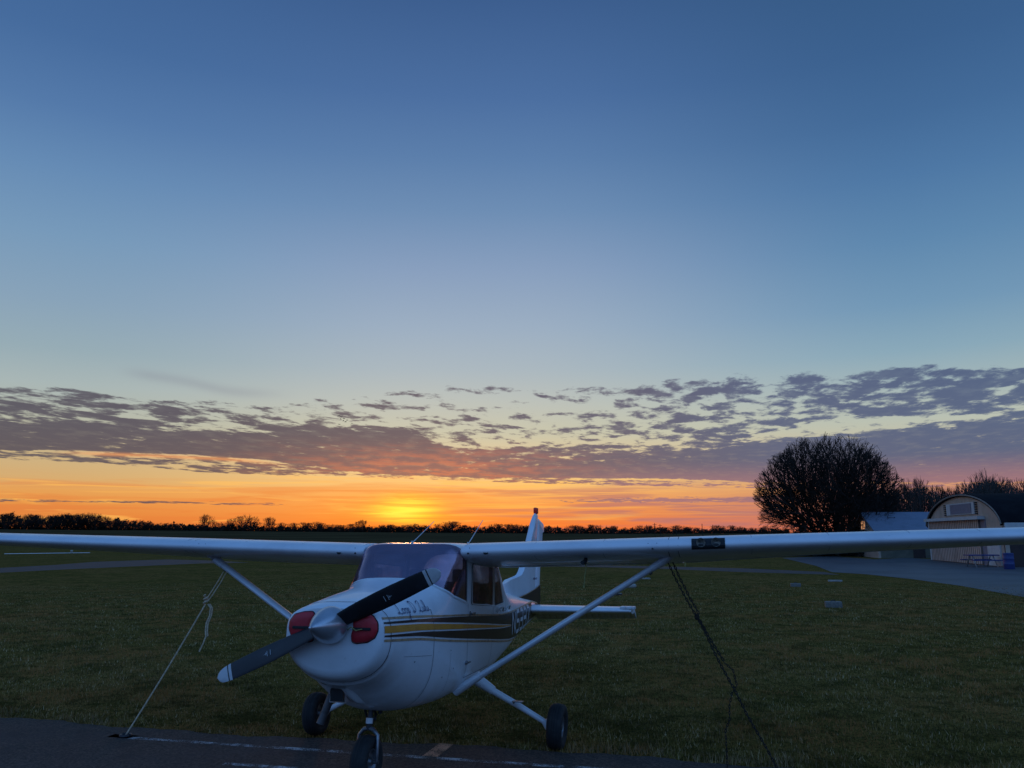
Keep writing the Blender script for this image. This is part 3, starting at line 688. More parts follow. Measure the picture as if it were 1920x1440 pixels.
BLK = {'5': ([[(.55, 1), (0, 1)], [(0, 1), (0, .52)], [(0, .52), (.5, .52)], [(.5, .52), (.55, 0)], [(.55, 0), (0, 0)]], .8), 'N': ([[(0, 0), (0, 1)], [(0, 1), (.6, 0)], [(.6, 0), (.6, 1)]], .85), '7': ([[(0, 1), (.6, 1)], [(.6, 1), (.2, 0)]], .8),
       '3': ([[(0, 1), (.55, 1)], [(.55, 1), (.55, 0)], [(0, .5), (.55, .5)], [(0, 0), (.55, 0)]], .8),
       '4': ([[(.45, 0), (.45, 1)], [(.45, 1), (0, .35)], [(0, .35), (.65, .35)]], .85), '1': ([[(.2, 0), (.2, 1)]], .45),
       'W': ([[(0, 1), (.2, 0)], [(.2, 0), (.4, 1)], [(.4, 1), (.6, 0)], [(.6, 0), (.8, 1)]], 1.0)}
strokes([BLK[c] for c in 'N5337'], 3.05, .965, .50, .25, .05, 8, sides=(1, -1), slant=.2)
# join decal mesh into the hull mesh by data
bmj = bmesh.new(); bmj.from_mesh(fus.data); bmj.faces.ensure_lookup_table()
b2 = len(bmj.verts); vs = [bmj.verts.new(v) for v in dec.V]
for f, i_ in zip(dec.F, dec.I):
    try:
        nf = bmj.faces.new([vs[q] for q in f]); nf.material_index = i_; nf.smooth = True
        c_ = nf.calc_center_median(); nf.normal_update()
        ctr = Vector((0, c_.y, fM(min(max(c_.y, -.915), 6.5))))
        if nf.normal.dot(c_-ctr) < 0: nf.normal_flip()
    except ValueError: pass
bmj.to_mesh(fus.data); bmj.free()
shift(fus)

# cabin: floor, glareshield, seats
mb = MB(); mb.box((0, 1.35, .80), (.80, 2.1, .04)); mb.box((0, 2.40, 1.10), (.76, .05, .6)); shift(mb.build('cabin_floor', M['cabin'], smooth=False))
mb = MB(); V = []
for i in range(13):
    a = math.pi*i/12
    for y, k_ in ((.28, .82), (.62, 1.)): V.append((.47*k_*math.cos(a)*1.0, y, 1.42+.23*k_*math.sin(a)**.6))
mb.addmesh(V, [(2*i, 2*i+1, 2*i+3, 2*i+2) for i in range(12)]); mb.box((0, .63, 1.38), (.94, .06, .36), bev=.02)
shift(mb.build('dashboard', M['dash']))
for sx in (-.25, .25):
    mb = MB(); mb.box((sx, 1.30, 1.02), (.42, .46, .13), bev=.04)
    mb.box((sx, 1.58, 1.33), (.40, .12, .58), M4=Matrix.Rotation(R(-12), 4, 'X'), bev=.045)
    s1 = shift(mb.build('seat', M['seat']))
    mb = MB(); mb.box((sx, 1.67, 1.68), (.24, .07, .14), bev=.03); shift(mb.build('headrest', M['seat'])).parent = s1
for sx in (-.25, .25):
    mb = MB(); mb.tube([(sx, .66, 1.33), (sx, .88, 1.36)], .014, 8)
    P = [(sx+.15*math.cos(a), .90, 1.37+.10*math.sin(a)) for a in np.linspace(R(-220), R(40), 14)]; mb.tube(P, .012, 8); shift(mb.build('control_yoke', M['dash']))
for s_ in (1, -1):
    for P in ([(s_*.50, .90, 1.42), (s_*.505, .92, 1.93)], [(s_*.50, 1.91, 1.36), (s_*.49, 1.91, 1.93)]):
        mb = MB(); mb.tube(P, .022, 8); shift(mb.build('window_pillar', M['cabin']))
mb = MB(); V = []
for i in range(9):
    x = -.48+.96*i/8
    for y in (.74, 2.35): V.append((x, y, 1.955-.05*abs(x/.48)**3))
mb.addmesh(V, [(2*i, 2*i+1, 2*i+3, 2*i+2) for i in range(8)]); shift(mb.build('headliner', M['cabin']))

# ---- wings
NAC = [1, .95, .9, .8, .72, .6, .5, .4, .3, .2, .15, .1, .06, .03, .012, .003, 0]
def thick(x, t): return 5*t*(.2969*math.sqrt(x)-.1260*x-.3516*x*x+.2843*x**3-.1015*x**4)
def camber(x, m_=.02, p=.4): return m_/p/p*(2*p*x-x*x) if x < p else m_/(1-p)**2*((1-2*p)+2*p*x-x*x)
def chordline(x):
    """leading edge y, z, chord, incidence, thickness of the wing at span x"""
    t = min(max((x-2.55)/(5.65-2.55), 0), 1)
    c = 1.63-.46*t; yl = .715+.06*t
    if x > 5.62: q = (x-5.62)/.16; c *= 1-.30*q*q; yl += .16*q*q
    zl = 1.920+.0285*(x-.5)
    return yl, zl, c, R(5.2-3.2*t), .125*(1 if x < 5.62 else math.sqrt(max(.02, 1-((x-5.62)/.165)**2)))
def foil(x, sgn, f0=0., f1=1., dz=0.):
    yl, zl, c, inc, tk = chordline(x); P = []
    xs_ = [v for v in NAC if f0 <= v <= f1]
    up_ = [(v, camber(v)+thick(v, tk)) for v in xs_]; lo_ = [(v, camber(v)-thick(v, tk)) for v in xs_[::-1]]
    if f0 == 0: lo_ = lo_[1:]
    for u_, v_ in up_+lo_:
        P.append((sgn*x, yl+c*(u_*math.cos(inc)+v_*math.sin(inc)), zl+c*(-u_*math.sin(inc)+v_*math.cos(inc))+dz))
    return P
def loftP(secs, closed=True):
    n = len(secs[0]); V = [p for s_ in secs for p in s_]
    Fq = [(i*n+j, i*n+(j+1) % n, (i+1)*n+(j+1) % n, (i+1)*n+j) for i in range(len(secs)-1) for j in range(n)]
    Fq += [tuple(range(n))[::-1], tuple((len(secs)-1)*n+j for j in range(n))]; return V, Fq
def ribbed():
    mt = bpy.data.materials.new('corrugated_skin'); mt.use_nodes = True; k = NG(mt.node_tree); b = mt.node_tree.nodes['Principled BSDF']
    b.inputs['Base Color'].default_value = (.66, .67, .69, 1); b.inputs['Roughness'].default_value = .32
    t = k.n('ShaderNodeTexCoord').outputs['Object']; sp_ = k.n('ShaderNodeSeparateXYZ'); k.L.new(t, sp_.inputs[0])
    h_ = k.m('POWER', k.m('ABSOLUTE', k.m('SINE', k.mul(sp_.outputs[0], 32.))), .5)
    c = k.mix(k.sstep(k.noise(t, 6, 6), .4, .7), (.66, .67, .69), (.56, .56, .58)); k.L.new(c, b.inputs['Base Color'])
    bn = k.n('ShaderNodeBump'); bn.inputs['Strength'].default_value = 1.; bn.inputs['Distance'].default_value = .02
    k.L.new(h_, bn.inputs['Height']); k.L.new(bn.outputs[0], b.inputs['Normal']); return mt
M['ribbed'] = ribbed()
def wing(sgn):
    xsn = list(np.arange(.532, 2.55, .25))+list(np.arange(2.55, 5.60, .3))+[5.62]
    main = [foil(x, sgn, 0, .72) for x in xsn ]; V, Fq = loftP(main); mb = MB(); mb.addmesh(V, Fq, 0)
    tip = [foil(x, sgn, 0, 1.) for x in [5.622, 5.66, 5.70, 5.745, 5.77, 5.783]]; V, Fq = loftP(tip); mb.addmesh(V, Fq, 0)
    # seams round the leading edge, vents, stall tab
    def le(x, u, low, off=.003):
        yl, zl, c, inc, tk = chordline(x); v_ = camber(u)+(-1 if low else 1)*(thick(u, tk)); nx = (-1 if u < .02 else -.3)
        return (sgn*x, yl+c*(u*math.cos(inc)+v_*math.sin(inc))+off*nx, zl+c*(-u*math.sin(inc)+v_*math.cos(inc))+(-off if low else off)*.8)
    def lepatch(x0, x1, mi, ulo, uhi, nx_=6, off=.004):
        V = []; prof = [(u, True) for u in np.linspace(ulo, 0, 6)]+[(u, False) for u in np.linspace(0, uhi, 5)[1:]]
        for i in range(nx_+1):
            for u, l_ in prof: V.append(le(x0+(x1-x0)*i/nx_, u, l_, off))
        K = len(prof); mb.addmesh(V, [(i*K+j, i*K+j+1, (i+1)*K+j+1, (i+1)*K+j) for i in range(nx_) for j in range(K-1)], mi)
    for x in (2.53, 2.62): lepatch(x, x+.005, 1, .20, .22, 1, .002)
    lepatch(.545, .551, 1, .1, .2, 1, .003)
    for x in (1.25, 1.92, 3.28, 3.95, 4.62, 5.18): lepatch(x, x+.0022, 1, .20, .22, 1, .0016)
    if sgn > 0:
        lepatch(2.745, 3.045, 2, .016, .045, 8, .006)
    def disc(x, u, low, r_, mi, half=False, off=.006):
        c = np.array(le(x, u, low, off)); ang = np.linspace(math.pi if half else 0, 2*math.pi, 12)[:(12 if half else -1)]
        V = [(c[0]+r_*math.cos(a), c[1], c[2]+r_*.8*math.sin(a)) for a in ang]; mb.addmesh(V, [tuple(range(len(V)))], mi)
    disc(.60, .002, True, .011, 2); disc(.61, .010, False, .005, 2, off=.007)
    disc(.78, .001, True, .026, 2, True)
    if sgn > 0: disc(2.39, .004, True, .010, 2); 
    for x in (2.35, 2.43): disc(x, .006, False, .004, 2)
    o = shift(mb.build('wing', [M['wingpaint'], M['seam'], M['black']], ang=40))
    if sgn > 0:
        for x in (2.83, 2.965):
            c = np.array(le(x, .004, False, .004)); l_ = MB()
            Mx = Matrix.Translation(c) @ Matrix.Rotation(R(90), 4, 'X'); l_.lathe([(0, .0), (.026, .004), (.038, .010), (.042, .010), (.042, -.02)], Mx, 20)
            shift(l_.build('landing_light', M['lens'])).parent = o
    for nm, x0, x1 in (('flap', .56, 2.60), ('aileron', 2.63, 5.60)):
        V, Fq = loftP([foil(x, sgn, .72, 1., -.004) for x in np.linspace(x0, x1, 8)]); q = MB(); q.addmesh(V, Fq)
        shift(q.build(nm, M['ribbed'], ang=30))
wing(1); wing(-1)
# rounded root fairing at the leading edge of each wing
for sgn in (1, -1):
    mb = MB(); V, Fq = loftP([[(p[0], (p[1]-c_[1])*k_+c_[1]-.0, (p[2]-c_[2])*k_+c_[2]) for p in foil(.54, sgn, 0, .72)] for x_, k_ in ((.515, .97), (.54, 1.02), (.575, 1.02), (.60, 1.004)) for c_ in [(0, 1.2, 1.96)]])
    n = len(foil(.54, sgn, 0, .72)); V = [(sgn*[.515, .54, .575, .60][i//n], v[1], v[2]+.0) for i, v in enumerate(V)]
    mb.addmesh(V, Fq); shift(mb.build('wing_root_fairing', M['wingpaint'], ang=40))

# ---- wing struts
def blade_tube(P0, P1, ch, th, name, mt, n=16, ends=(1., 1.)):
    P0, P1 = np.array(P0, float), np.array(P1, float); t = (P1-P0)/np.linalg.norm(P1-P0); a = np.array((0, 1., 0)); a -= t*(a@t); a /= np.linalg.norm(a); b = np.cross(t, a)
    secs = []
    for q in (0, 1):
        c = P0 if q == 0 else P1; s_ = []
        for j in range(n):
            an = 2*math.pi*j/n; u = math.cos(an); s_.append(tuple(c+a*(ch/2*u+(.12*ch if u > 0 else 0)*u)*ends[q]+b*(th/2*math.sin(an)*(1-.25*max(u, 0)))*ends[q]))
        secs.append(s_)
    V, Fq = loftP(secs); mb = MB(); mb.addmesh(V, Fq); return mb
for sgn in (1, -1):
    A0, B0 = np.array((sgn*.44, 1.05, .605)), np.array((sgn*2.60, 1.10, 1.928))
    d = (B0-A0)/np.linalg.norm(B0-A0)
    so = shift(blade_tube(A0+d*.10, B0-d*.20, .125, .062, 's', None).build('wing_strut', M['wingpaint']))
    mb = blade_tube(A0-d*.06, A0+d*.24, .155, .082, 's', None, ends=(1.15, .84)); shift(mb.build('strut_fairing', M['wingpaint'])).parent = so
    mb = MB(); secs = []
    for k_, ch, th in ((-.30, .135, .068), (-.18, .145, .082), (-.09, .20, .13), (-.03, .29, .24), (.01, .36, .32), (.03, .38, .33)):
        c = B0+d*k_; a = np.array((0, 1., 0)); b = np.array((1., 0, .1)) if k_ > -.10 else np.cross(d, a)*-sgn; b /= np.linalg.norm(b)
        secs.append([tuple(c+a*ch/2*math.cos(t)+b*th/2*math.sin(t)) for t in np.linspace(0, 2*math.pi, 17)[:-1]])
    V, Fq = loftP(secs); mb.addmesh(V, Fq); shift(mb.build('strut_fairing', M['wingpaint'])).parent = so
    mb = MB(); rp = B0-d*.30; mb.tube([rp+(0, 0, -.01), rp+(0, .0, -.045), rp+(-.02*sgn, 0, -.06)], .008, 6); shift(mb.build('tie_down_ring', M['darkmetal'])).parent = so

# ---- tail
def slab(outline, th, name, mats, plane='x', mi=0, z0=0., parent=None, taper=.35):
    """symmetrical thin lens from an outline in the (y,z) plane, bevelled thin at its rim"""
    c = np.mean(np.array(outline), 0); n = len(outline); V = []
    rings = ((-.5, .0), (-.5, 1.), ) 
    ins = [tuple(c+(np.array(p)-c)*.80) for p in outline]; mid = [tuple(c+(np.array(p)-c)*.95) for p in outline]
    lay = [(outline, 0.), (mid, .55), (ins, 1.)]
    V = []; Fq = []
    for s_ in (1, -1):
        base = len(V)
        for ol, k_ in lay: V += [(s_*(th/2*k_+.004), p[0], p[1]) for p in ol]
        for q in range(2): Fq += [(base+q*n+j, base+q*n+(j+1) % n, base+(q+1)*n+(j+1) % n, base+(q+1)*n+j) for j in range(n)]
        Fq.append(tuple(base+2*n+j for j in range(n)))
    m_ = 3*n; Fq += [(j, (j+1) % n, m_+(j+1) % n, m_+j) for j in range(n)]
    mb = MB(); mb.addmesh(V, Fq, mi); return mb
FIN = [(4.25, 1.40), (4.30, 1.535), (4.75, 1.572), (5.05, 1.60), (5.19, 1.625), (5.31, 1.68), (5.42, 1.76), (5.888, 2.213), (6.30, 2.62), (6.36, 2.655), (6.52, 2.655), (6.45, 2.22), (6.34, 1.74), (6.28, 1.30), (6.28, 1.20), (5.2, 1.28)]
fo = shift(slab(FIN, .085, 'f', None).build('vertical_fin', M['wingpaint'], ang=25))
RUD = [(6.53, 2.655), (6.60, 2.655), (6.62, 2.59), (6.99, 2.50), (6.99, 2.47), (6.86, 2.46), (6.82, 2.22), (6.62, 1.74), (6.57, 1.50), (6.53, 1.25), (6.50, 1.05), (6.30, 1.04), (6.30, 1.30), (6.36, 1.74), (6.47, 2.22)]
RUD = [(6.53, 2.58), (6.62, 2.575), (7.00, 2.51), (7.0, 2.48), (6.86, 2.46), (6.82, 2.22), (6.62, 1.74), (6.57, 1.50), (6.53, 1.25), (6.50, 1.05), (6.36, 1.06), (6.30, 1.30), (6.36, 1.74), (6.47, 2.22)]
ru = shift(slab(RUD, .06, 'r', None).build('rudder', M['wingpaint'], ang=25))
mb = MB(); mb.box((0, 6.44, 2.70), (.06, .14, .10), bev=.02); shift(mb.build('beacon', M['beacon']))
# brown sweep of paint on the lower fin
mb = MB(); sw = zc([(4.9, 1.325), (5.06, 1.336), (5.4, 1.36), (5.75, 1.391), (6.2, 1.44), (6.56, 1.498)])
for s_ in (1, -1):
    for (dz0, dz1, mi) in ((-.30, -.012, 0), (-.012, 0, 1)):
        V = []
        for i in range(21):
            y = 4.95+1.60*i/20
            for q in (0, 1): V.append((s_*.0505, y, max(sw(y)+(dz0, dz1)[q], 1.10)))
        mb.addmesh(V, [(2*i, 2*i+1, 2*i+3, 2*i+2) for i in range(20)], mi)
mb.addmesh([(.051, 6.10+.024*i, 1.575+.0*i) for i in range(0)], [], 0) if False else None
for i, h_ in enumerate((.03, .035, .03, .035)):
    V = [(.0515, 6.02+i*.075, 1.575), (.0515, 6.06+i*.075, 1.575), (.0515, 6.06+i*.075, 1.575+h_), (.0515, 6.02+i*.075, 1.575+h_)]; mb.addmesh(V, [(0, 1, 2, 3)], 2)
tp = shift(mb.build('tail_paint_stripe', [M['navy'], M['tan'], M['ink']], smooth=False)); tp.parent = fo
# horizontal tail
def tailfoil(x, f0, f1, droop=0.):
    t = abs(x)/1.70; yl = 5.28+.22*t; c = 1.02-.26*t; zl = 1.142+.002*t; tk = .13; P = []
    vals = [v for v in NAC if f0 <= v <= f1]; pts = [(v, thick(v, tk)) for v in vals]+[(v, -thick(v, tk)) for v in vals[::-1]][(1 if f0 == 0 else 0):]
    for u, v in pts:
        dy, dz = u*c, v*c
        if droop and u > .6: 
            a = droop; y0 = .6*c; dy, dz = y0+(dy-y0)*math.cos(a), dz-(dy-y0)*math.sin(a)
        P.append((x, yl+dy, zl+dz))
    return P
V, Fq = loftP([tailfoil(x, 0, .6) for x in (-1.66, -1.55, -.8, -.1, 0, .1, .8, 1.55, 1.66)]); mb = MB(); mb.addmesh(V, Fq); shift(mb.build('horizontal_stabilizer', M['wingpaint'], ang=40))
for s_ in (1, -1):
    V, Fq = loftP([tailfoil(x*s_, .6, 1., R(28)) for x in (.07, .6, 1.2, 1.66)]); mb = MB(); mb.addmesh(V, Fq)
    mb.box((s_*1.60, 5.60, 1.185), (.22, .22, .045), bev=.018); shift(mb.build('elevator', M['ribbed'], ang=30))

# ---- spinner and propeller
HUB = np.array((0, -1.0, 1.326))
mb = MB(); Mx = Matrix.Translation((0, -.945, HUB[2])) @ Matrix.Rotation(R(90), 4, 'X')
prof = [(.135, 0.), (.143, .004), (.144, .03), (.140, .055)]+[(.140*(1-((h_-.055)/.31)**1.28)**.95, h_) for h_ in np.linspace(.08, .35, 13)]+[(.010, .360), (0, .364)]
mb.lathe(prof, Mx, 48)
pr = shift(mb.build('spinner', M['spinner'], ang=50))
mb = MB(); Mx2 = Matrix.Translation((0, -.93, HUB[2])) @ Matrix.Rotation(R(90), 4, 'X'); mb.lathe([(0, 0), (.135, 0), (.135, .012), (0, .012)], Mx2, 40)
shift(mb.build('propeller_backplate', M['darkmetal'], ang=30))
pa = R(24.4)
for s_, RR in ((1, 1.005), (-1, 1.035)):
    u = np.array((math.cos(pa), 0, math.sin(pa)))*s_; ax = np.array((0, -1., 0)); tn = np.cross(ax, u)*1.
    secs = []; rs = [.10, .16, .22, .32, .45, .6, .75, .87, .895, .90, .905, .94, .965, .985, .995, 1.]
    for q in rs:
        ch = float(np.interp(q, [.1, .22, .4, .6, .85, .93, .97, .99, 1.], [.135, .150, .158, .155, .138, .122, .095, .058, .012])); th_ = float(np.interp(q, [.1, .3, .6, 1.], [.055, .034, .020, .008]))
        tw = R(float(np.interp(q, [.1, .3, .6, 1.], [48, 34, 22, 14])))
        cdir = tn*math.cos(tw)*s_+ax*math.sin(tw)*(-1)*1.; cdir = tn*math.cos(tw)+ax*math.sin(tw)
        nd = np.cross(cdir, u); s2 = []
        for j in range(16):
            an = 2*math.pi*j/16; cx_ = math.cos(an)*.5; cz_ = math.sin(an)*.5*(1.-.3*math.cos(an)); s2.append(tuple(HUB+u*RR*q+cdir*ch*cx_+nd*th_*cz_))
        secs.append(s2)
    V, Fq = loftP(secs); mi = []
    K = 16
    for i in range(len(secs)-1):
        k_ = 1 if rs[i] >= .905 or (.87 <= rs[i] < .895) else 0
        mi += [k_]*K
    mi += [0, 1]; mb = MB(); mb.addmesh(V, Fq); mb.I = mi
    bl = shift(mb.build('propeller_blade', [M['blade'], M['tipw']], ang=50))
    # small maker's mark: three strokes
    mk = MB(); q = .54; tw = R(24.5); cdir = tn*math.cos(tw)+ax*math.sin(tw); nd = np.cross(cdir, u); nd = nd if nd[1] < 0 else -nd
    c0 = HUB+u*RR*q+nd*.0135
    for (a0, b0, a1, b1) in ((-.022, -.03, .022, -.03), (-.022, 0., .022, 0.), (0, 0, 0, .030), (-.012, .012, .012, .012)):
        p, p2 = c0+cdir*a0+u*b0, c0+cdir*a1+u*b1; mk.tube([p, p2], .0022, 5)
    shift(mk.build('blade_marking', M['tipw'])).parent = bl

# ---- landing gear
def wheel(c, Rw, wd, name, tilt=0., parent=None, rimr=.47):
    Mx = Matrix.Translation(c) @ Matrix.Rotation(R(90)+tilt, 4, 'Y'); h_ = wd/2
    prof = [(Rw*rimr, -h_*.62), (Rw*.62, -h_*.92), (Rw*.78, -h_*1.02), (Rw*.90, -h_*.92), (Rw*.965, -h_*.62), (Rw*.985, -h_*.40), (Rw*.975, -h_*.34), (Rw*.99, -h_*.28), (Rw, -h_*.08), (Rw*.985, -.003), (Rw*.985, .003), (Rw, h_*.08),
            (Rw*.99, h_*.28), (Rw*.975, h_*.34), (Rw*.985, h_*.40), (Rw*.965, h_*.62), (Rw*.90, h_*.92), (Rw*.78, h_*1.02), (Rw*.62, h_*.92), (Rw*rimr, h_*.62)]
    mb = MB(); mb.lathe(prof, Mx, 48, close=True); t_ = shift(mb.build(name, M['rubber'], ang=50))
    mb = MB(); mb.lathe([(0, -h_*.55), (Rw*.14, -h_*.6), (Rw*.18, -h_*.35), (Rw*.38, -h_*.3), (Rw*.44, -h_*.62), (Rw*(rimr+.02), -h_*.66), (Rw*(rimr+.02), h_*.66), (Rw*.44, h_*.62), (Rw*.38, h_*.3), (Rw*.18, h_*.35), (Rw*.14, h_*.7), (0, h_*.72)], Mx, 32)
    shift(mb.build('rim', M['metal'], ang=30)).parent = t_; return t_
for s_ in (1, -1):
    ax_ = np.array((s_*1.325, 1.486, .219)); wh = wheel(ax_, .219, .155, 'main_wheel', tilt=R(3*s_))
    mb = MB(); mb.lathe([(0, 0), (.075, 0), (.075, .012), (0, .012)], Matrix.Translation((s_*1.232, 1.486, .225)) @ Matrix.Rotation(R(90), 4, 'Y'), 24); mb.box((s_*1.225, 1.54, .24), (.04, .05, .09), bev=.008)
    shift(mb.build('brake_disc', M['darkmetal'], ang=30)).parent = wh
    P = [(s_*.40, 1.49, .665), (s_*.62, 1.49, .545), (s_*.9, 1.49, .41), (s_*1.20, 1.486, .255)]
    mb = MB(); mb.tube(P, [.040, .036, .032, .028], 14); mb.tube([(s_*1.19, 1.486, .27), (s_*1.235, 1.486, .20)], .034, 12); lg = shift(mb.build('landing_gear_leg', M['paint']))
    mb = MB(); mb.tube([(s_*.42, 1.49, .70), (s_*.50, 1.49, .62), (s_*.64, 1.49, .54), (s_*.655, 1.49, .53)], [.075, .060, .046, .044], 16); shift(mb.build('gear_fairing', M['paint'])).parent = lg
    mb = MB(); mb.tube([(s_*.88, 1.46, .425), (s_*.90, 1.42, .45)], .010, 6); mb.box((s_*.94, 1.39, .452), (.11, .07, .008), bev=.002); shift(mb.build('step', M['metal'])).parent = lg
nw = W2L(np.array((-.01, -.13, .215)))
nwo = wheel(nw, .215, .15, 'nose_wheel')
mb = MB(); top = np.array((nw[0], nw[1]+.06, .60)); mid = np.array((nw[0], nw[1]+.02, nw[2]+.27))
mb.tube([top, mid+(0, .01, .03)], .022, 14, 0); mb.tube([mid+(0, .01, .075), mid+(0, .005, .030)], .030, 14, 1); mb.tube([mid+(0, 0, .03), mid+(0, 0, -.02)], .026, 14, 0)
ns_ = shift(mb.build('nose_strut', [M['darkmetal'], M['paint']], ang=40))
mb = MB()
for s_ in (1, -1):
    P = [mid+(0, 0, -.005), mid+(s_*.04, 0, -.015), mid+(s_*.085, 0, -.06), nw+(s_*.095, 0, .10), nw+(s_*.092, 0, -.01)]; mb.tube([tuple(p) for p in P], [.024, .024, .020, .018, .016], 10, sx=.8)
mb.tube([tuple(nw+(-.11, 0, 0)), tuple(nw+(.11, 0, 0))], .016, 10); shift(mb.build('nose_fork', M['metal'])).parent = ns_
mb = MB(); mb.tube([mid+(0, .05, .17), mid+(0, .15, .08), mid+(0, .04, 0)], .012, 6); mb.tube([mid+(.02, .05, .20), mid+(.10, .22, .17)], .010, 6); mb.tube([mid+(-.06, .03, .15), mid+(-.05, .06, .08), mid+(.03, .08, .05)], .012, 6)
mb.tube([mid+(.05, .08, .22), mid+(.06, .10, .10)], .02, 8); mb.tube([mid+(-.07, .05, .24), mid+(-.07, .05, .15)], .022, 8); shift(mb.build('torque_link', M['darkmetal'])).parent = ns_
mb = MB(); mb.tube([(-.33, -.20, .70), (-.365, -.23, .57), (-.40, -.26, .455)], .034, 14, cap=False); mb.tube([(-.399, -.259, .456), (-.33, -.20, .70)], .030, 14); shift(mb.build('exhaust_pipe', M['exh']))
# antennas, handles, latches
for b_, t_ in (((0, .53, 2.0), (0, .82, 2.235)), ((0, 3.58, 1.45), (0, 3.58, 1.45))):
    pass
for b_, t_ in (((-.02, .80, 2.01), (.10, 1.10, 2.24)), ((.34, 1.55, 2.02), (.42, 1.83, 2.29))):
    mb = MB(); mb.tube([b_, t_], [.006, .003], 6); mb.tube([np.array(b_)-(0, 0, .01), np.array(b_)+(0, 0, .02)], .014, 8); shift(mb.build('whip_antenna', M['tipw']))
for s_ in (1, -1):
    mb = MB(); y, z = 1.02, 1.318; mb.box((s_*(hx(y, z)+.012), y+.06, z), (.018, .12, .024), bev=.006); mb.tube([(s_*(hx(y, z)+.001), y-.02, z), (s_*(hx(y, z)+.006), y-.02, z)], .028, 12)
    shift(mb.build('door_handle', M['metal']))
mb = MB(); y, z = .90, .865; mb.tube([(hx(y, z), y, z), (hx(y, z)+.02, y, z)], .018, 12); mb.box((hx(y, z)+.025, y+.05, z), (.012, .08, .016), bev=.004); shift(mb.build('fuselage_latch', M['metal']))
# pale cable loops at the belt line behind the door
mb = MB(); 
for y0_ in (2.0, 2.42):
    P = [(hx(y0_+t*.3, 1.30)+.02+.03*math.sin(t*math.pi), y0_+t*.3, 1.285+.05*math.sin(t*math.pi)) for t in np.linspace(0, 1, 9)]; mb.tube(P, .009, 6)
shift(mb.build('grab_handle', M['tipw']))

# ================================================================== THINGS ON THE AIRCRAFT
def world_mesh(o): 
    """object modelled in aircraft coordinates, kept top-level: bake to the world"""
    for v in o.data.vertices: v.co = L2W(np.array(v.co[:]))
    return o
PLUG = [(.185, 1.424), (.26, 1.420), (.338, 1.400), (.378, 1.350), (.384, 1.29), (.360, 1.235), (.30, 1.200), (.205, 1.188), (.168, 1.200), (.160, 1.25), (.178, 1.31), (.17, 1.37), (.165, 1.405)]
for s_, lb in ((1, 'red padded plug in the engine intake below the raised propeller blade'), (-1, 'red padded plug in the engine intake above the lowered propeller blade')):
    P = rounded([(s_*p[0], p[1]) for p in PLUG], .014, 3); c = np.mean(np.array(P), 0); n = len(P)
    def yfront(x, z): return -.919
    V = []; lay = [(1.0, .10), (1.0, .0), (.97, -.014), (.86, -.026), (.5, -.030)]
    for k_, dy in lay:
        for p in P: q = c+(np.array(p)-c)*k_; V.append((q[0], yfront(*q)+dy, q[1]))
    Fq = [(a*n+j, a*n+(j+1) % n, (a+1)*n+(j+1) % n, (a+1)*n+j) for a in range(4) for j in range(n)]+[tuple(4*n+j for j in range(n))]
    mb = MB(); mb.addmesh(V, Fq); po = world_mesh(mb.build('cowl_plug', M['red'], ang=60)); tag(po, lb, 'intake plug', 'red intake plugs in the nose')
    mb = MB(); V = []
    for k_, dy in ((1.0, -.004), (1.045, -.001), (1.045, .03)):
        for p in P: q = c+(np.array(p)-c)*k_; V.append((q[0], yfront(*q)+dy, q[1]))
    mb.addmesh(V, [(a*n+j, a*n+(j+1) % n, (a+1)*n+(j+1) % n, (a+1)*n+j) for a in range(2) for j in range(n)])
    world_mesh(mb.build('plug_rim', M['black'])).parent = po
    mb = MB(); mb.box((c[0]+s_*.01, yfront(c[0], c[1])-.036, c[1]-.01), (.15, .012, .022), bev=.005); world_mesh(mb.build('handle_strap', M['black'])).parent = po
mb = MB(); mb.tube([(.27, -.965, 1.30), (.22, -.972, 1.29), (.175, -.965, 1.315), (.13, -.945, 1.285), (.10, -.925, 1.27), (0, -.922, 1.245), (-.10, -.925, 1.255), (-.14, -.945, 1.265), (-.18, -.965, 1.285), (-.22, -.965, 1.275)], .0045, 5)
tag(world_mesh(mb.build('plug_cord', M['yrope'])), 'thin pale cord joining the red intake plugs behind the propeller spinner', 'cord')

# pitot tube cover with its streamer
pc = L2W(np.array((1.73, .92, 1.875)))
pe = empty('pitot_cover', tuple(pc)); tag(pe, 'black sleeve hung under the wing with a yellow cord dangling from it', 'pitot cover')
mb = MB(); mb.tube([(0, 0, .035), (0, 0, -.02), (0, -.06, -.045), (0, -.22, -.045)], [.016, .018, .022, .017], 10); o = mb.build('sleeve', M['black']); o.parent = pe
mb = MB(); mb.tube([(0, -.05, -.05), (.012, -.055, -.10), (-.004, -.055, -.17), (-.008, -.055, -.22), (-.014, -.055, -.27)], [.005]*5, 6); mb.tube([(-.014, -.055, -.265), (-.016, -.055, -.285)], .009, 6); o = mb.build('streamer_cord', M['yrope']); o.parent = pe

# rope on the aircraft's right wing (photo left)
def sag(a, b, n=14, s_=.0, wob=.0, seed=0):
    a, b = np.array(a), np.array(b); r0 = random.Random(seed)
    return [a+(b-a)*t+np.array((wob*math.sin(t*17+seed), wob*math.cos(t*13+seed), -s_*math.sin(math.pi*t))) for t in np.linspace(0, 1, n)]
ta = L2W(np.array((-2.60, 1.10, 1.928))-np.array((-2.075, .05, 1.32))/np.linalg.norm((-2.075, .05, 1.32))*.30)+np.array((.02, 0, -.06))
tb = at(235, 1383)+np.array((0, 0, .02))
def along(px, py, a, b):
    """point above the segment a-b in depth that appears at the photo position"""
    best = None
    for t in np.linspace(0, 1, 400):
        p = a+(b-a)*t; d = p-CAM; z = d@fw; u = 960+F*(d@rt)/z; v = 720-F*(d@up)/z; e = (v-py)**2
        if best is None or e < best[0]: best = (e, p, u)
    return best[1]
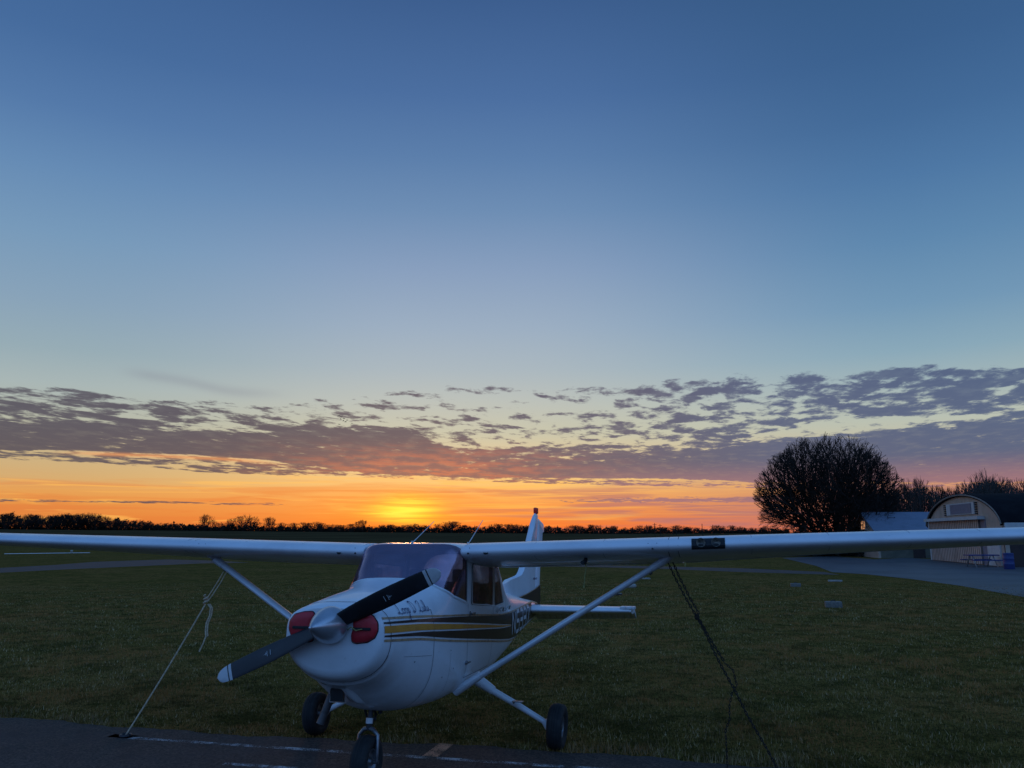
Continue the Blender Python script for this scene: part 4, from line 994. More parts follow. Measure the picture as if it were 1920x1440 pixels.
knot = along(362, 1133, ta, tb)
rp_ = empty('tie_down_rope', (tb[0], tb[1], 0)); tag(rp_, 'pale taut rope from the left strut to the asphalt, doubled above its knot', 'rope')
def rpart(mb, nm, mt, base, par):
    mb.V = [tuple(np.array(v)-base) for v in mb.V]; o = mb.build(nm, mt); o.parent = par; return o
base = np.array((tb[0], tb[1], 0.))
mb = MB(); mb.tube(sag(knot, tb, 16, .02), .0082, 6); mb.tube(sag(ta+(-.02, 0, 0), knot+(-.018, 0, .02), 12, .01), .0062, 6); mb.tube(sag(ta+(.02, 0, 0), knot+(.018, 0, .02), 12, .015, .001, 2), .0062, 6)
rpart(mb, 'rope_line', M['rope'], base, rp_)
mb = MB()
for i in range(3): 
    a0 = i*1.3; mb.tube([knot+np.array((.022*math.cos(a0+t), .022*math.sin(a0+t), .05-.025*i+.01*t)) for t in np.linspace(0, 5.2, 9)], .009, 6)
rpart(mb, 'knot', M['rope'], base, rp_)
mb = MB(); K1 = knot+(.03, 0, .0)
P = [K1, K1+(.035, 0, -.04), K1+(.03, 0, -.12), K1+(-.012, .01, -.20), K1+(-.01, 0, -.28), K1+(.0, 0, -.34), K1+(-.03, 0, -.42), K1+(-.07, 0, -.50)]; mb.tube(P, .0085, 6); mb.tube([p+(.016, .01, 0) for p in P[:-2]], .008, 6)
rpart(mb, 'loose_end', M['rope'], base, rp_)
mb = MB(); mb.tube([tb+np.array((.05*math.cos(t), .05*math.sin(t), .005)) for t in np.linspace(0, 6.0, 14)], .016, 7); mb.box(tuple(tb+(-.03, .0, -.014)), (.32, .14, .012), bev=.004)
o = mb.build('tie_down_anchor', M['darkmetal']); tag(o, 'dark metal tie-down ring set in the asphalt at the end of the white line', 'anchor')

# chain on the aircraft's left wing (photo right)
ca = L2W(np.array((2.60, 1.10, 1.928))-np.array((2.075, .05, 1.32))/np.linalg.norm((2.075, .05, 1.32))*.10)+np.array((-.01, -.02, -.05))
cb_ = at(1462, 1452)+np.array((0, 0, .02)); ck = along(1297, 1157, ca, cb_)
def chain(mb, P, lk=.042, r_=.0050, wd=.0085):
    P = [np.array(p, float) for p in P]; L_ = [0]
    for a, b in zip(P, P[1:]): L_.append(L_[-1]+np.linalg.norm(b-a))
    n = max(2, int(L_[-1]/(lk*.74)))
    def pt(s_): 
        i = min(int(np.searchsorted(L_, s_, 'right'))-1, len(P)-2); t = (s_-L_[i])/(L_[i+1]-L_[i]+1e-9); return P[i]+(P[i+1]-P[i])*min(t, 1)
    for i in range(n):
        c = pt(L_[-1]*(i+.5)/n); d = pt(L_[-1]*min(1, (i+.9)/n))-pt(L_[-1]*(i+.1)/n); d /= np.linalg.norm(d)+1e-9
        s_ = np.cross(d, (0, 1, 0)); s_ /= np.linalg.norm(s_)+1e-9; s_ = s_ if i % 2 else np.cross(d, s_)
        mb.tube([c+d*(lk/2)*math.cos(a)+s_*wd*math.sin(a) for a in np.linspace(0, 2*math.pi, 11)], r_, 5, cap=False)
ch = empty('tie_down_chain', (cb_[0], cb_[1], 0)); tag(ch, 'dark rusty chain looped over the right strut and running down to the grass', 'chain')
base = np.array((cb_[0], cb_[1], 0.))
k2 = along(1345, 1243, ck, cb_)
mb = MB(); chain(mb, sag(ca+(-.0, 0, 0), ck, 12, .02)); chain(mb, sag(ca+(.045, .02, 0), ck+(.02, 0, .03), 12, .02, .002)); rpart(mb, 'upper_loop', M['chain'], base, ch)
mb = MB(); chain(mb, sag(ck, cb_, 14, .03, .004)); rpart(mb, 'lower_run', M['chain'], base, ch)
mb = MB(); chain(mb, sag(ck+(.01, .01, 0), k2+(.02, .01, .02), 8, .01)); j1 = along(1363, 1290, ck, cb_)
P = [k2+(.03, 0, 0), k2+(.10, 0, -.06), j1+(.02, .02, .02), j1+(-.03, .02, -.06), j1+(-.055, .02, -.16), j1+(-.06, .02, -.28), j1+(-.10, .03, -.38), j1+(-.10, .04, -j1[2]+.01)]
chain(mb, P, .038, .0036, .007); rpart(mb, 'loose_end', M['chain'], base, ch)
mb = MB(); mb.tube([ck+np.array((.018*math.cos(t), .01, .024*math.sin(t))) for t in np.linspace(0, 6.28, 12)], .007, 6, cap=False); mb.box(tuple(ck), (.018, .018, .045), bev=.004); rpart(mb, 'hook', M['chain'], base, ch)

# ================================================================== GRASS FIELD ITEMS
def block(px, py, sz, lb, cat, kind):
    p = at(px, py); e = empty(kind, (p[0], p[1], 0)); tag(e, lb, cat, 'tie-down blocks and markers in the grass'); return e
def slabblock(e, d, mt, legs=True, seed=0):
    mb = MB(); mb.box((0, 0, d[2]/2), d, bev=min(d)*.18); o = mb.build('block', mt); o.parent = e
    mb = MB(); mb.tube([(.06*math.cos(t), 0, d[2]+.035*math.sin(t)) for t in np.linspace(-.3, math.pi+.3, 9)], .012, 6); o = mb.build('ring', M['darkmetal']); o.parent = e
M['wpaint'] = mat('weathered_white', (.42, .38, .34), .8, noise=(9, (.28, .26, .22), .4, .7))
slabblock(block(1563, 1139, 1, 'grey concrete block in the grass, nearest and largest of the blocks', 'block', 'tie_down_block'), (.46, .30, .17), M['concrete'])
slabblock(block(1492, 1100, 1, 'small dull grey block in the grass, left of the flat white bar', 'block', 'tie_down_block'), (.40, .30, .13), M['concrete'])
e = block(1566, 1091, 1, 'flat bright white bar lying in the grass near the pavement', 'marker', 'white_marker_bar'); mb = MB(); mb.box((0, 0, .05), (.60, .16, .07), bev=.02); mb.box((-.2, 0, .012), (.06, .12, .03)); mb.box((.2, 0, .012), (.06, .12, .03)); o = mb.build('bar', M['wpaint']); o.parent = e
def tyre_marker(e, r_, mt):
    mb = MB(); mb.lathe([(r_*.6, -.05), (r_*.85, -.075), (r_, -.03), (r_, .03), (r_*.85, .075), (r_*.6, .05)], Matrix.Translation((0, 0, .075)), 24, close=True); o = mb.build('tyre', mt); o.parent = e
tyre_marker(block(1183, 1102, 1, 'white painted tyre lying flat in the grass beside the wing strut', 'tyre', 'painted_tyre'), .22, M['wpaint'])
e = block(1212, 1086, 1, 'thin pale slab in the grass just right of the wing strut, farthest marker', 'marker', 'pale_marker'); mb = MB(); mb.box((0, 0, .03), (.38, .18, .05), bev=.015); mb.box((.05, 0, .065), (.2, .1, .02), bev=.006); o = mb.build('slab', M['wpaint']); o.parent = e
e = block(1157, 1116, 1, 'dark low slab with a pale top edge in the grass left of the strut', 'marker', 'dark_marker'); mb = MB(); mb.box((0, 0, .03), (.36, .2, .06), bev=.01); o = mb.build('slab', M['darkmetal']); o.parent = e; mb = MB(); mb.box((0, -.02, .068), (.33, .12, .012), bev=.003); o = mb.build('top_plate', M['wpaint']); o.parent = e
# runway marker light
p = at(134, 1037.5); e = empty('runway_light', (p[0], p[1], gz(p[0], p[1]))); tag(e, 'tiny white marker standing beside the far runway line', 'marker'); mb = MB(); mb.tube([(0, 0, 0), (0, 0, .3)], .12, 8); mb.tube([(0, 0, .3), (0, 0, .42)], [.2, .1], 8); o = mb.build('lamp_body', M['wpaint']); o.parent = e
p = at(1286, 1062); e = empty('field_stake', (p[0], p[1], 0)); tag(e, 'small yellow stake standing by the service path under the wing', 'stake'); mb = MB(); mb.tube([(-.05, 0, 0), (0, 0, .45)], .035, 6); mb.tube([(0, 0, .40), (.02, 0, .50)], .05, 6); o = mb.build('stake', M['yrope']); o.parent = e

# ================================================================== BUILDINGS
def corr(name, c1, c2, freq, axis=1):
    mt = bpy.data.materials.new(name); mt.use_nodes = True; k = NG(mt.node_tree); b = mt.node_tree.nodes['Principled BSDF']
    t = k.n('ShaderNodeTexCoord').outputs['Object']; s_ = k.n('ShaderNodeSeparateXYZ'); k.L.new(t, s_.inputs[0])
    wv = k.sstep(k.m('SINE', k.mul(s_.outputs[axis], freq)), -.5, .6)
    c = k.mix(wv, c1, c2); c = k.mix(k.sstep(k.noise(t, .9, 6), .45, .7, 0., .5), c, tuple(v*.75 for v in c1)); k.L.new(c, b.inputs['Base Color']); b.inputs['Roughness'].default_value = .6
    bn = k.n('ShaderNodeBump'); bn.inputs['Distance'].default_value = .04; k.L.new(wv, bn.inputs['Height']); k.L.new(bn.outputs[0], b.inputs['Normal']); return mt
M['doorc'] = corr('corrugated_door', (.26, .17, .13), (.66, .48, .38), 17.)
M['trimdull'] = mat('dull_trim', (.26, .20, .16), .8, noise=(2, (.18, .14, .11), .4, .7))
M['olive'] = mat('dull_olive_siding', (.15, .13, .09), .8, noise=(1.2, (.11, .10, .07), .4, .7))
M['cream'] = mat('cream_siding', (.50, .36, .27), .7, noise=(1.2, (.40, .29, .21), .4, .7))
M['white_trim'] = mat('white_trim', (.55, .53, .50), .6, noise=(3, (.46, .44, .42), .4, .7))
M['darkroof'] = mat('dark_roof', (.010, .010, .012), .95, noise=(1.5, (.015, .015, .017), .4, .7), spec=.05)
M['brown'] = mat('brown_wall', (.055, .030, .024), .8, noise=(2, (.040, .024, .02), .4, .7))
M['blueroof'] = mat('blue_metal_roof', (.17, .19, .24), .6, noise=(1.5, (.14, .16, .20), .4, .7))
M['blueplastic'] = mat('blue_plastic', (.02, .035, .16), .5, noise=(5, (.03, .045, .14), .4, .7))
M['louver'] = mat('grey_purple_panel', (.20, .18, .22), .6, noise=(4, (.16, .15, .18), .4, .7))
def hangar():
    P1 = at(1752, 1050.5); P2 = at(1871, 1062); P1[2] = P2[2] = 0
    e = empty('hangar', (P2[0], P2[1], 0)); tag(e, 'cream arched-front aircraft hangar with corrugated sliding door and dark roof', 'hangar')
    dv = P1-P2; Wd = np.linalg.norm(dv); dv /= Wd; nv = np.array((dv[1], -dv[0], 0.)); nv = nv if nv[0] > 0 else -nv       # nv: into the building (to the right)
    def wp(u, dpt, z): return dv*u+nv*dpt+np.array((0, 0, z))          # relative to P2; u along the front from the near end
    # arch profile (u, z): slightly wider than the door
    u0, u1 = -1.6, Wd+.5; mid = (u0+u1)/2; Hh = 4.85; eave = 2.7
    arch = [(mid+(u1-mid)*math.cos(a)*1.0, eave+(Hh-eave)*math.sin(a)**1.18) for a in np.linspace(0, math.pi, 25)]
    fr = [(u1, 0)]+arch+[(u0, 0)]
    mb = MB(); mb.prism(fr, 0., .25, lambda u, v, t: wp(u, t, v)); o = mb.build('front_wall', M['cream'], smooth=False); o.parent = e
    # roof shell
    V = []; L_ = 26.
    for dpt in (-.16, L_):
        for k_, (u, v) in [(1.0, q) for q in arch]: V.append(wp(mid+(u-mid)*1.03, dpt, v+.10))
        for u, v in arch: V.append(wp(mid+(u-mid)*1.0, dpt, v-.10))
    n = len(arch); Fq = [(j, j+1, 2*n+j+1, 2*n+j) for j in range(n-1)]+[(n+j, n+j+1, 3*n+j+1, 3*n+j) for j in range(n-1)]+[(j, j+1, n+j+1, n+j) for j in range(n-1)]+[(2*n+j, 2*n+j+1, 3*n+j+1, 3*n+j) for j in range(n-1)]
    mb = MB(); mb.addmesh(V, Fq); o = mb.build('roof', M['darkroof'], ang=50); o.parent = e
    mb = MB(); mb.tube([wp(mid+(u-mid)*1.02, -.17, v+.0) for u, v in arch], .06, 8); o = mb.build('arch_trim', M['trimdull']); o.parent = e
    # door panels
    mb = MB(); dt = 3.05
    mb.prism([(2.2, .05), (Wd-.1, .05), (Wd-.1, dt), (2.2, dt)], -.16, -.04, lambda u, v, t: wp(u, t, v)); o = mb.build('sliding_door', M['doorc'], smooth=False); o.parent = e
    mb = MB(); mb.prism([(Wd-.1, .03), (Wd+.35, .03), (Wd+.35, dt), (Wd-.1, dt)], -.14, -.03, lambda u, v, t: wp(u, t, v)); o = mb.build('door_post', M['white_trim'], smooth=False); o.parent = e; mb = MB(); mb.prism([(-.9, .03), (1.2, .03), (1.2, 2.45), (-.9, 2.45)], -.10, -.002, lambda u, v, t: wp(u, t, v)); o = mb.build('door_post', M['white_trim'], smooth=False); o.parent = e
    mb = MB(); mb.prism([(1.25, .03), (2.15, .03), (2.15, dt), (1.25, dt)], -.05, -.003, lambda u, v, t: wp(u, t, v)); o = mb.build('door_gap', M['louver'], smooth=False); o.parent = e
    mb = MB(); mb.prism([(1.3, dt), (Wd+.1, dt), (Wd+.1, dt+.22), (1.3, dt+.22)], -.5, -.02, lambda u, v, t: wp(u, t, v)); o = mb.build('door_canopy', M['white_trim'], smooth=False); o.parent = e
    mb = MB(); uc = mid+.2; mb.prism([(uc-3.3, 3.45), (uc+2.5, 3.45), (uc+2.5, 4.28), (uc-3.3, 4.28)], -.10, -.03, lambda u, v, t: wp(u, t, v)); o = mb.build('gable_panel', M['white_trim'], smooth=False); o.parent = e
    mb = MB(); mb.prism([(uc-2.8, 3.52), (uc+1.5, 3.52), (uc+1.5, 4.2), (uc-2.8, 4.2)], -.14, -.105, lambda u, v, t: wp(u, t, v)); o = mb.build('gable_window', M['louver'], smooth=False); o.parent = e
    for uu in (uc-3.6, uc+2.9):
        mb = MB()
        for i in range(6): mb.prism([(uu-.14, 3.42+i*.15), (uu+.14, 3.42+i*.15), (uu+.14, 3.50+i*.15), (uu-.14, 3.50+i*.15)], -.12, -.02, lambda u, v, t: wp(u, t, v))
        o = mb.build('louver_vent', M['black'], smooth=False); o.parent = e
    # long side wall with its white eave board and annex
    mb = MB(); mb.prism([(0, .0), (26, 0), (26, 2.55), (0, 2.55)], u0+.05, u0+.2, lambda u, v, t: wp(t, u, v)); o = mb.build('side_wall', M['brown'], smooth=False); o.parent = e
    mb = MB(); mb.prism([(0, 2.40), (26, 2.40), (26, 2.78), (0, 2.78)], u0-.28, u0-.16, lambda u, v, t: wp(t, u, v)); o = mb.build('eave_board', M['white_trim'], smooth=False); o.parent = e
    mb = MB(); mb.prism([(0, 0), (26, 0), (26, 3.9), (0, 3.9)], u1-.2, u1-.05, lambda u, v, t: wp(t, u, v*.65)); o = mb.build('rear_side_wall', M['brown'], smooth=False); o.parent = e
    mb = MB(); mb.prism([(1.6, .95), (2.6, .95), (2.6, 2.05), (1.6, 2.05)], u0-.02, u0+.045, lambda u, v, t: wp(t, u, v))
    for i, (a, b) in enumerate([(1.8, 1.8), (2.1, 1.85), (2.4, 1.7), (1.9, 1.45), (2.25, 1.35), (2.0, 1.15)]): mb.prism([(a-.08, b-.08), (a+.08, b-.08), (a+.08, b+.08), (a-.08, b+.08)], u0-.03, u0-.015, lambda u, v, t: wp(t, u, v), 1)
    o = mb.build('notice_board', [M['cream'], M['black']], smooth=False); o.parent = e
hangar()
def house():
    A0 = at(1648, 1046.5); A0[2] = 0
    e = empty('storage_building', (A0[0], A0[1], 0)); tag(e, 'low beige building with a blue metal roof and a lit gable window', 'building')
    fd = np.array((.985, .17, 0.)); gd = np.array((-.17, .985, 0.)); gd = (at(1603, 1042)-A0); gd[2] = 0; gd /= np.linalg.norm(gd); Wd = 8.; Ln = 15.
    def wp(u, v, z): return fd*u+gd*v+np.array((0, 0, z))
    ev, rg = 2.35, 4.0
    mb = MB(); mb.prism([(0, 0), (Wd, 0), (Wd, ev), (Wd/2, rg-.05), (0, ev)], 0, .2, lambda u, v, t: wp(t, u, v)); o = mb.build('gable_wall', M['cream'], smooth=False); o.parent = e; mb = MB(); mb.prism([(0, 0), (Wd, 0), (Wd, ev), (Wd/2, rg-.05), (0, ev)], Ln-.2, Ln, lambda u, v, t: wp(t, u, v))
    o = mb.build('gable_wall', M['cream'], smooth=False); o.parent = e
    mb = MB()
    mb.prism([(.2, 0), (Ln-.2, 0), (Ln-.2, ev), (.2, ev)], 0, .2, lambda u, v, t: wp(u, t, v)); mb.prism([(.2, 0), (Ln-.2, 0), (Ln-.2, ev), (.2, ev)], Wd-.2, Wd, lambda u, v, t: wp(u, t, v)); o = mb.build('wall', M['olive'], smooth=False); o.parent = e
    mb = MB()
    for s_ in (0, 1):
        y0, y1 = (-.35, Wd/2) if s_ == 0 else (Wd+.35, Wd/2); z0 = ev-.12
        V = [wp(-.3, y0, z0), wp(Ln+.3, y0, z0), wp(Ln+.3, y1, rg), wp(-.3, y1, rg)]; V += [v+np.array((0, 0, .12)) for v in V]
        mb.addmesh(V, [(0, 1, 2, 3), (4, 5, 6, 7), (0, 1, 5, 4), (1, 2, 6, 5), (2, 3, 7, 6), (3, 0, 4, 7)])
    o = mb.build('roof', M['blueroof'], smooth=False); o.parent = e
    mt = bpy.data.materials.new('lit_window'); mt.use_nodes = True; k = NG(mt.node_tree); b = mt.node_tree.nodes['Principled BSDF']; t = k.n('ShaderNodeTexCoord').outputs['Object']
    b.inputs['Base Color'].default_value = (.05, .03, .02, 1); b.inputs['Roughness'].default_value = .2
    k.L.new(k.mix(k.sstep(k.noise(t, 2.6, 3), .38, .62), (.75, .35, .16), (.10, .05, .03)), b.inputs['Emission Color']); b.inputs['Emission Strength'].default_value = 1.
    mb = MB(); mb.prism([(3.4, 2.55), (4.9, 2.55), (4.9, 3.3), (3.4, 3.3)], -.06, -.02, lambda u, v, t: wp(t, u, v)); o = mb.build('gable_window', mt, smooth=False); o.parent = e
    mb = MB(); 
    for a, b_, c, d_ in ((3.3, 2.47, 5.0, 2.55), (3.3, 3.3, 5.0, 3.38), (3.3, 2.55, 3.4, 3.3), (4.9, 2.55, 5.0, 3.3), (4.12, 2.55, 4.18, 3.3)): mb.prism([(a, b_), (c, b_), (c, d_), (a, d_)], -.09, -.005, lambda u, v, t: wp(t, u, v))
    o = mb.build('window_frame', M['white_trim'], smooth=False); o.parent = e
    mb = MB(); mb.prism([(3.0, 0), (4.0, 0), (4.0, 2.1), (3.0, 2.1)], -.05, -.004, lambda u, v, t: wp(u, t, v)); o = mb.build('door', M['brown'], smooth=False); o.parent = e
    mb = MB(); mb.prism([(5.5, 2.55), (8.6, 2.55), (7.05, 3.15)], -.9, 1.6, lambda u, v, t: wp(u, t, v)); o = mb.build('porch_roof', M['darkroof'], smooth=False); o.parent = e
house()
# picnic table and barrel in front of the hangar
p = at(1842, 1063); e = empty('picnic_table', (p[0], p[1], 0), (0, 0, R(12))); tag(e, 'blue picnic table with benches in front of the hangar door', 'table')
mb = MB()
for i in range(4): mb.box((0, -.3+.2*i, .74), (1.9, .18, .07), bev=.01)
o = mb.build('tabletop', M['blueplastic']); o.parent = e
for s_ in (-1, 1):
    mb = MB(); mb.box((0, s_*.72, .44), (1.9, .28, .07), bev=.01); o = mb.build('bench', M['blueplastic']); o.parent = e
for x in (-.65, .65):
    mb = MB(); mb.tube([(x, -.62, 0), (x, -.15, .72)], .035, 8); mb.tube([(x, .62, 0), (x, .15, .72)], .035, 8); mb.tube([(x, -.80, .41), (x, .80, .41)], .03, 8); o = mb.build('leg', M['metal']); o.parent = e
p = at(1893, 1067.5); e = empty('barrel', (p[0], p[1], 0)); tag(e, 'blue upright barrel beside the brown hangar wall', 'barrel')
mb = MB(); mb.lathe([(0, 0), (.28, 0), (.30, .03), (.29, .28), (.305, .31), (.29, .34), (.29, .60), (.305, .63), (.29, .66), (.30, .88), (.27, .90), (0, .88)], Matrix.Identity(4), 24); o = mb.build('drum', M['blueplastic'], ang=50); o.parent = e
mb = MB(); mb.lathe([(.27, .90), (.30, .91), (.29, .95), (0, .97)], Matrix.Identity(4), 24); o = mb.build('lid', M['blueplastic'], ang=50); o.parent = e

# ================================================================== TREES
M['bark'] = mat('bark', (.028, .023, .020), .9, noise=(6, (.045, .038, .032), .4, .7), spec=.1)
M['twig'] = mat('twigs', (.040, .028, .022), .9, noise=(1.5, (.050, .040, .032), .4, .7), spec=.1)
M['greybark'] = mat('grey_bark', (.075, .068, .062), .9, noise=(2, (.13, .12, .11), .5, .7), spec=.1)
def tree_segs(seed, H, stems, depth, spread, br, minr, r0, up_=.25, ratio=.76, first=.30, crook=.16, tilt=.35, env=None, fan=0):
    rd = random.Random(seed); T_, C_ = [], []
    def grow(p, d, ln, r_, lv):
        n = 3 if lv < 3 else 2; q = p; dd = d
        for i in range(n):
            dd = (dd+Vector((rd.gauss(0, crook), rd.gauss(0, crook), rd.gauss(0, crook*.6)+up_*.12))).normalized(); q2 = q+dd*(ln/n)
            if env and not env(q2): return
            r1 = max(minr, r_*(1-.30*(i+1)/n)); ra = max(minr, r_*(1-.30*i/n))
            (T_ if lv == 0 else C_).append((q, q2, ra, r1)); q = q2
            if lv > 0 and i < n-1 and lv < depth and rd.random() < .75:
                side = dd.cross(Vector((rd.gauss(0, 1), rd.gauss(0, 1), rd.gauss(0, 1)))).normalized(); grow(q, (dd*.65+side*.75).normalized(), ln*ratio*.72, r1*.55, lv+1)
        if lv >= depth: return
        k_ = br if lv < depth-1 else br+1
        a0 = rd.random()*6.28
        for i in range(k_):
            a = a0+6.28*i/k_+rd.gauss(0, .35); perp = dd.orthogonal().normalized(); perp = Matrix.Rotation(a, 3, dd) @ perp
            sp_ = spread*rd.uniform(.55, 1.25); nd = (dd+perp*sp_+Vector((0, 0, up_*.5))).normalized(); grow(q, nd, ln*ratio*rd.uniform(.8, 1.12), max(minr, r_*.66), lv+1)
    if fan:
        T_.append((Vector((0, 0, 0)), Vector((.02, 0, H*.06)), r0*2.6, r0*2.2))
        for s_ in range(fan):
            a = 2.4*s_+rd.random()*.5; tl = tilt*math.sqrt((s_+.3)/fan); grow(Vector((.15*math.cos(a), .15*math.sin(a), H*.05)), Vector((math.cos(a)*tl, math.sin(a)*tl, 1)).normalized(), H*first, r0, 1)
        if env: return [T_, C_]
        k_ = H/max(s_[1].z for s_ in C_)
        return [[(a*k_, b*k_, c, d) for a, b, c, d in S] for S in (T_, C_)]
    for s_ in range(stems):
        a = 2.4*s_+rd.random()*.5; tl = 0 if stems == 1 else tilt*math.sqrt((s_+.3)/stems); off = Vector((math.cos(a), math.sin(a), 0))*(0 if stems == 1 else tl*1.2)
        grow(off, Vector((math.cos(a)*tl, math.sin(a)*tl, 1)).normalized(), H*first*(1-.25*tl*.6), r0, 0)
    mz = max(s_[1].z for s_ in C_); k_ = H/mz
    return [[(a*k_, b*k_, c, d) for a, b, c, d in S] for S in (T_, C_)]
def segmesh(name, S, mt, n=3):
    K = len(S); A_ = np.array([s_[0][:] for s_ in S]); B_ = np.array([s_[1][:] for s_ in S]); ra = np.array([s_[2] for s_ in S]); rb = np.array([s_[3] for s_ in S])
    t = B_-A_; t /= np.linalg.norm(t, axis=1)[:, None]+1e-9; ref = np.where(np.abs(t[:, 2:3]) < .9, np.array([[0, 0, 1.]]), np.array([[1., 0, 0]])); u = np.cross(t, ref); u /= np.linalg.norm(u, axis=1)[:, None]; v = np.cross(t, u)
    V = np.zeros((K, 2*n, 3))
    for j in range(n):
        a = 2*math.pi*j/n; dd = u*math.cos(a)+v*math.sin(a); V[:, j] = A_+dd*ra[:, None]; V[:, n+j] = B_+dd*rb[:, None]
    q = np.array([[j, (j+1) % n, n+(j+1) % n, n+j] for j in range(n)]); Fq = (np.arange(K)[:, None, None]*2*n+q[None]).reshape(-1, 4)
    me = bpy.data.meshes.new(name); V = V.reshape(-1, 3); me.vertices.add(len(V)); me.vertices.foreach_set('co', V.ravel()); me.loops.add(Fq.size); me.loops.foreach_set('vertex_index', Fq.ravel()); me.polygons.add(len(Fq)); me.polygons.foreach_set('loop_start', np.arange(len(Fq))*4); me.update(); me.materials.append(mt); return me
def place(name, tm, cm, loc, rz, sc, lb, cat, grp=None):
    t = bpy.data.objects.new('trunk', tm); c = bpy.data.objects.new('crown', cm)
    e = empty(name, loc, (0, 0, rz)); e.scale = (sc[0], sc[0], sc[1]); tag(e, lb, cat, grp)
    for o in (t, c): COL.objects.link(o); o.parent = e
    return e
# the big round bare tree: three stems grown into one crown
def dome(q):
    r_ = math.hypot(q.x, q.y); a = math.atan2(q.y, q.x); k_ = 1+.07*math.sin(a*5+q.z*.9)+.06*math.sin(a*9+1.3)+.04*math.sin(q.z*3.1+a*3)
    return q.z > .15 and (r_/7.5)**2.5+(abs(q.z-4.0)/8.05)**2.3 < k_
T_, C_ = tree_segs(5, 12.4, 1, 6, .46, 3, .0085, .16, up_=.12, ratio=.82, first=.28, crook=.085, tilt=1.45, env=dome, fan=19)
bt, bc = segmesh('trunk', T_, M['bark'], 6), segmesh('crown', C_, M['twig'], 3)
BD = 88.
xs_ = [v for s_ in C_ for v in (s_[1].x,)]; wdt = (max(xs_)-min(xs_))
p = polar(azof(1560), BD); place('bare_tree', bt, bc, (p[0], p[1], 0), .4, (.97, .985), 'huge round bare tree standing dark beside the blue-roofed building', 'tree')
print('BIGTREE segs', len(C_), 'width', wdt)
# woods behind the hangar
VAR = []
for sd in range(5):
    T_, C_ = tree_segs(20+sd, 10., 1, 5, .36, 3, .013, .11, up_=.42, ratio=.70, first=.42, crook=.09, tilt=.16+.1*(sd % 3), fan=2+sd % 2); VAR.append((segmesh('trunk', T_, M['greybark'], 5), segmesh('crown', C_, M['greybark'] if sd % 2 else M['twig'], 3)))
print('wood segs', len(C_))
rd = random.Random(3)
WPX = [(1600, 912), (1640, 905), (1680, 908), (1712, 894), (1728, 893), (1752, 906), (1790, 906), (1822, 898), (1845, 880), (1868, 884), (1895, 890), (1920, 893), (1960, 890), (2030, 890)]
WSEG = [(1500, 'left of the blue-roofed building'), (1618, 'above the blue roof'), (1745, 'behind the arched hangar front'), (1865, 'above the dark hangar roof')]
ORD0 = ['first', 'second', 'third', 'fourth', 'fifth', 'sixth', 'seventh', 'eighth', 'ninth', 'tenth', 'eleventh', 'twelfth', 'thirteenth', 'fourteenth', 'fifteenth', 'sixteenth', 'seventeenth', 'eighteenth']
wc = {}
for k_ in range(46):
    px = 1590+k_*9.6+rd.uniform(-5, 5); r_ = rd.uniform(104, 150); topy = float(np.interp(px, [q[0] for q in WPX], [q[1] for q in WPX]))+rd.uniform(-2, 16)
    az_ = azof(px); H_ = 2.1+math.tan(R(elof(px, topy)))*r_; p = polar(az_, r_); tm, cm = VAR[rd.randrange(5)]
    ws_ = [t for x0, t in WSEG if px >= x0][-1]; wc[ws_] = wc.get(ws_, 0)+1
    place('woodland_tree', tm, cm, (p[0], p[1], 0), rd.uniform(0, 6.28), (H_/10*rd.uniform(.75, 1.0), H_/10), 'bare woodland tree, %s of those %s' % (ORD0[wc[ws_]-1], ws_), 'tree', 'bare trees behind the hangar')
for px, ty, r_, lb in ((1845, 877, 96, 'tall spreading bare tree rising above the hangar roof'), (1722, 890, 98, 'slender bare tree poking above the wood left of the hangar')):
    H_ = 2.1+math.tan(R(elof(px, ty)))*r_; p = polar(azof(px), r_); tm, cm = VAR[1]; place('woodland_tree', tm, cm, (p[0], p[1], 0), 1.1, (H_/10*(1.0 if px > 1800 else .5), H_/10), lb, 'tree', 'bare trees behind the hangar')
def brush(name, lb, pxs, hts, rr, nper, size, seed, mt, cat='undergrowth', depth=8.):
    r2 = np.random.default_rng(seed); N = nper; px = r2.uniform(pxs[0], pxs[-1], N); azs = np.array([azof(q) for q in px]); dist = rr+r2.uniform(-depth, depth, N)
    top = np.interp(px, pxs, hts)*np.maximum(.62, .85+.22*np.sin(px*.09)*np.sin(px*.033+1)+.14*np.sin(px*.41)+.10*np.sin(px*1.3)); z = r2.uniform(0, 1, N)**1.7*top
    x = CAM[0]+dist*np.sin(np.radians(azs)); y = CAM[1]+dist*np.cos(np.radians(azs)); b0 = np.array([gz(a, b) for a, b in zip(x, y)])
    V = np.zeros((N, 3, 3)); 
    slim = r2.uniform(0, 1, N) > .5; x = np.where(slim, x, x)
    for j in range(3):
        V[:, j, 0] = x+r2.normal(0, size, N)*np.where(slim, .25, 1.); V[:, j, 1] = y+r2.normal(0, size, N); V[:, j, 2] = b0+np.maximum(-.1, z+r2.normal(0, size*.7, N)*np.where(slim, 1.2, 1.))
    me = bpy.data.meshes.new(name); me.vertices.add(N*3); me.vertices.foreach_set('co', V.ravel()); me.loops.add(N*3); me.loops.foreach_set('vertex_index', np.arange(N*3)); me.polygons.add(N); me.polygons.foreach_set('loop_start', np.arange(N)*3); me.update()
    tag(link(name, me, mt, smooth=False), lb, cat, kind='stuff')
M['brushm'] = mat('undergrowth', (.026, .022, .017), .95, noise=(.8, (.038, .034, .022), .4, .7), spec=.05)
brush('undergrowth', 'dark undergrowth filling the wood behind the hangar', [1560, 1700, 1760, 2060], [2.0, 2.6, 3.2, 3.2], 128, 9000, .42, 5, M['brushm'], depth=16)
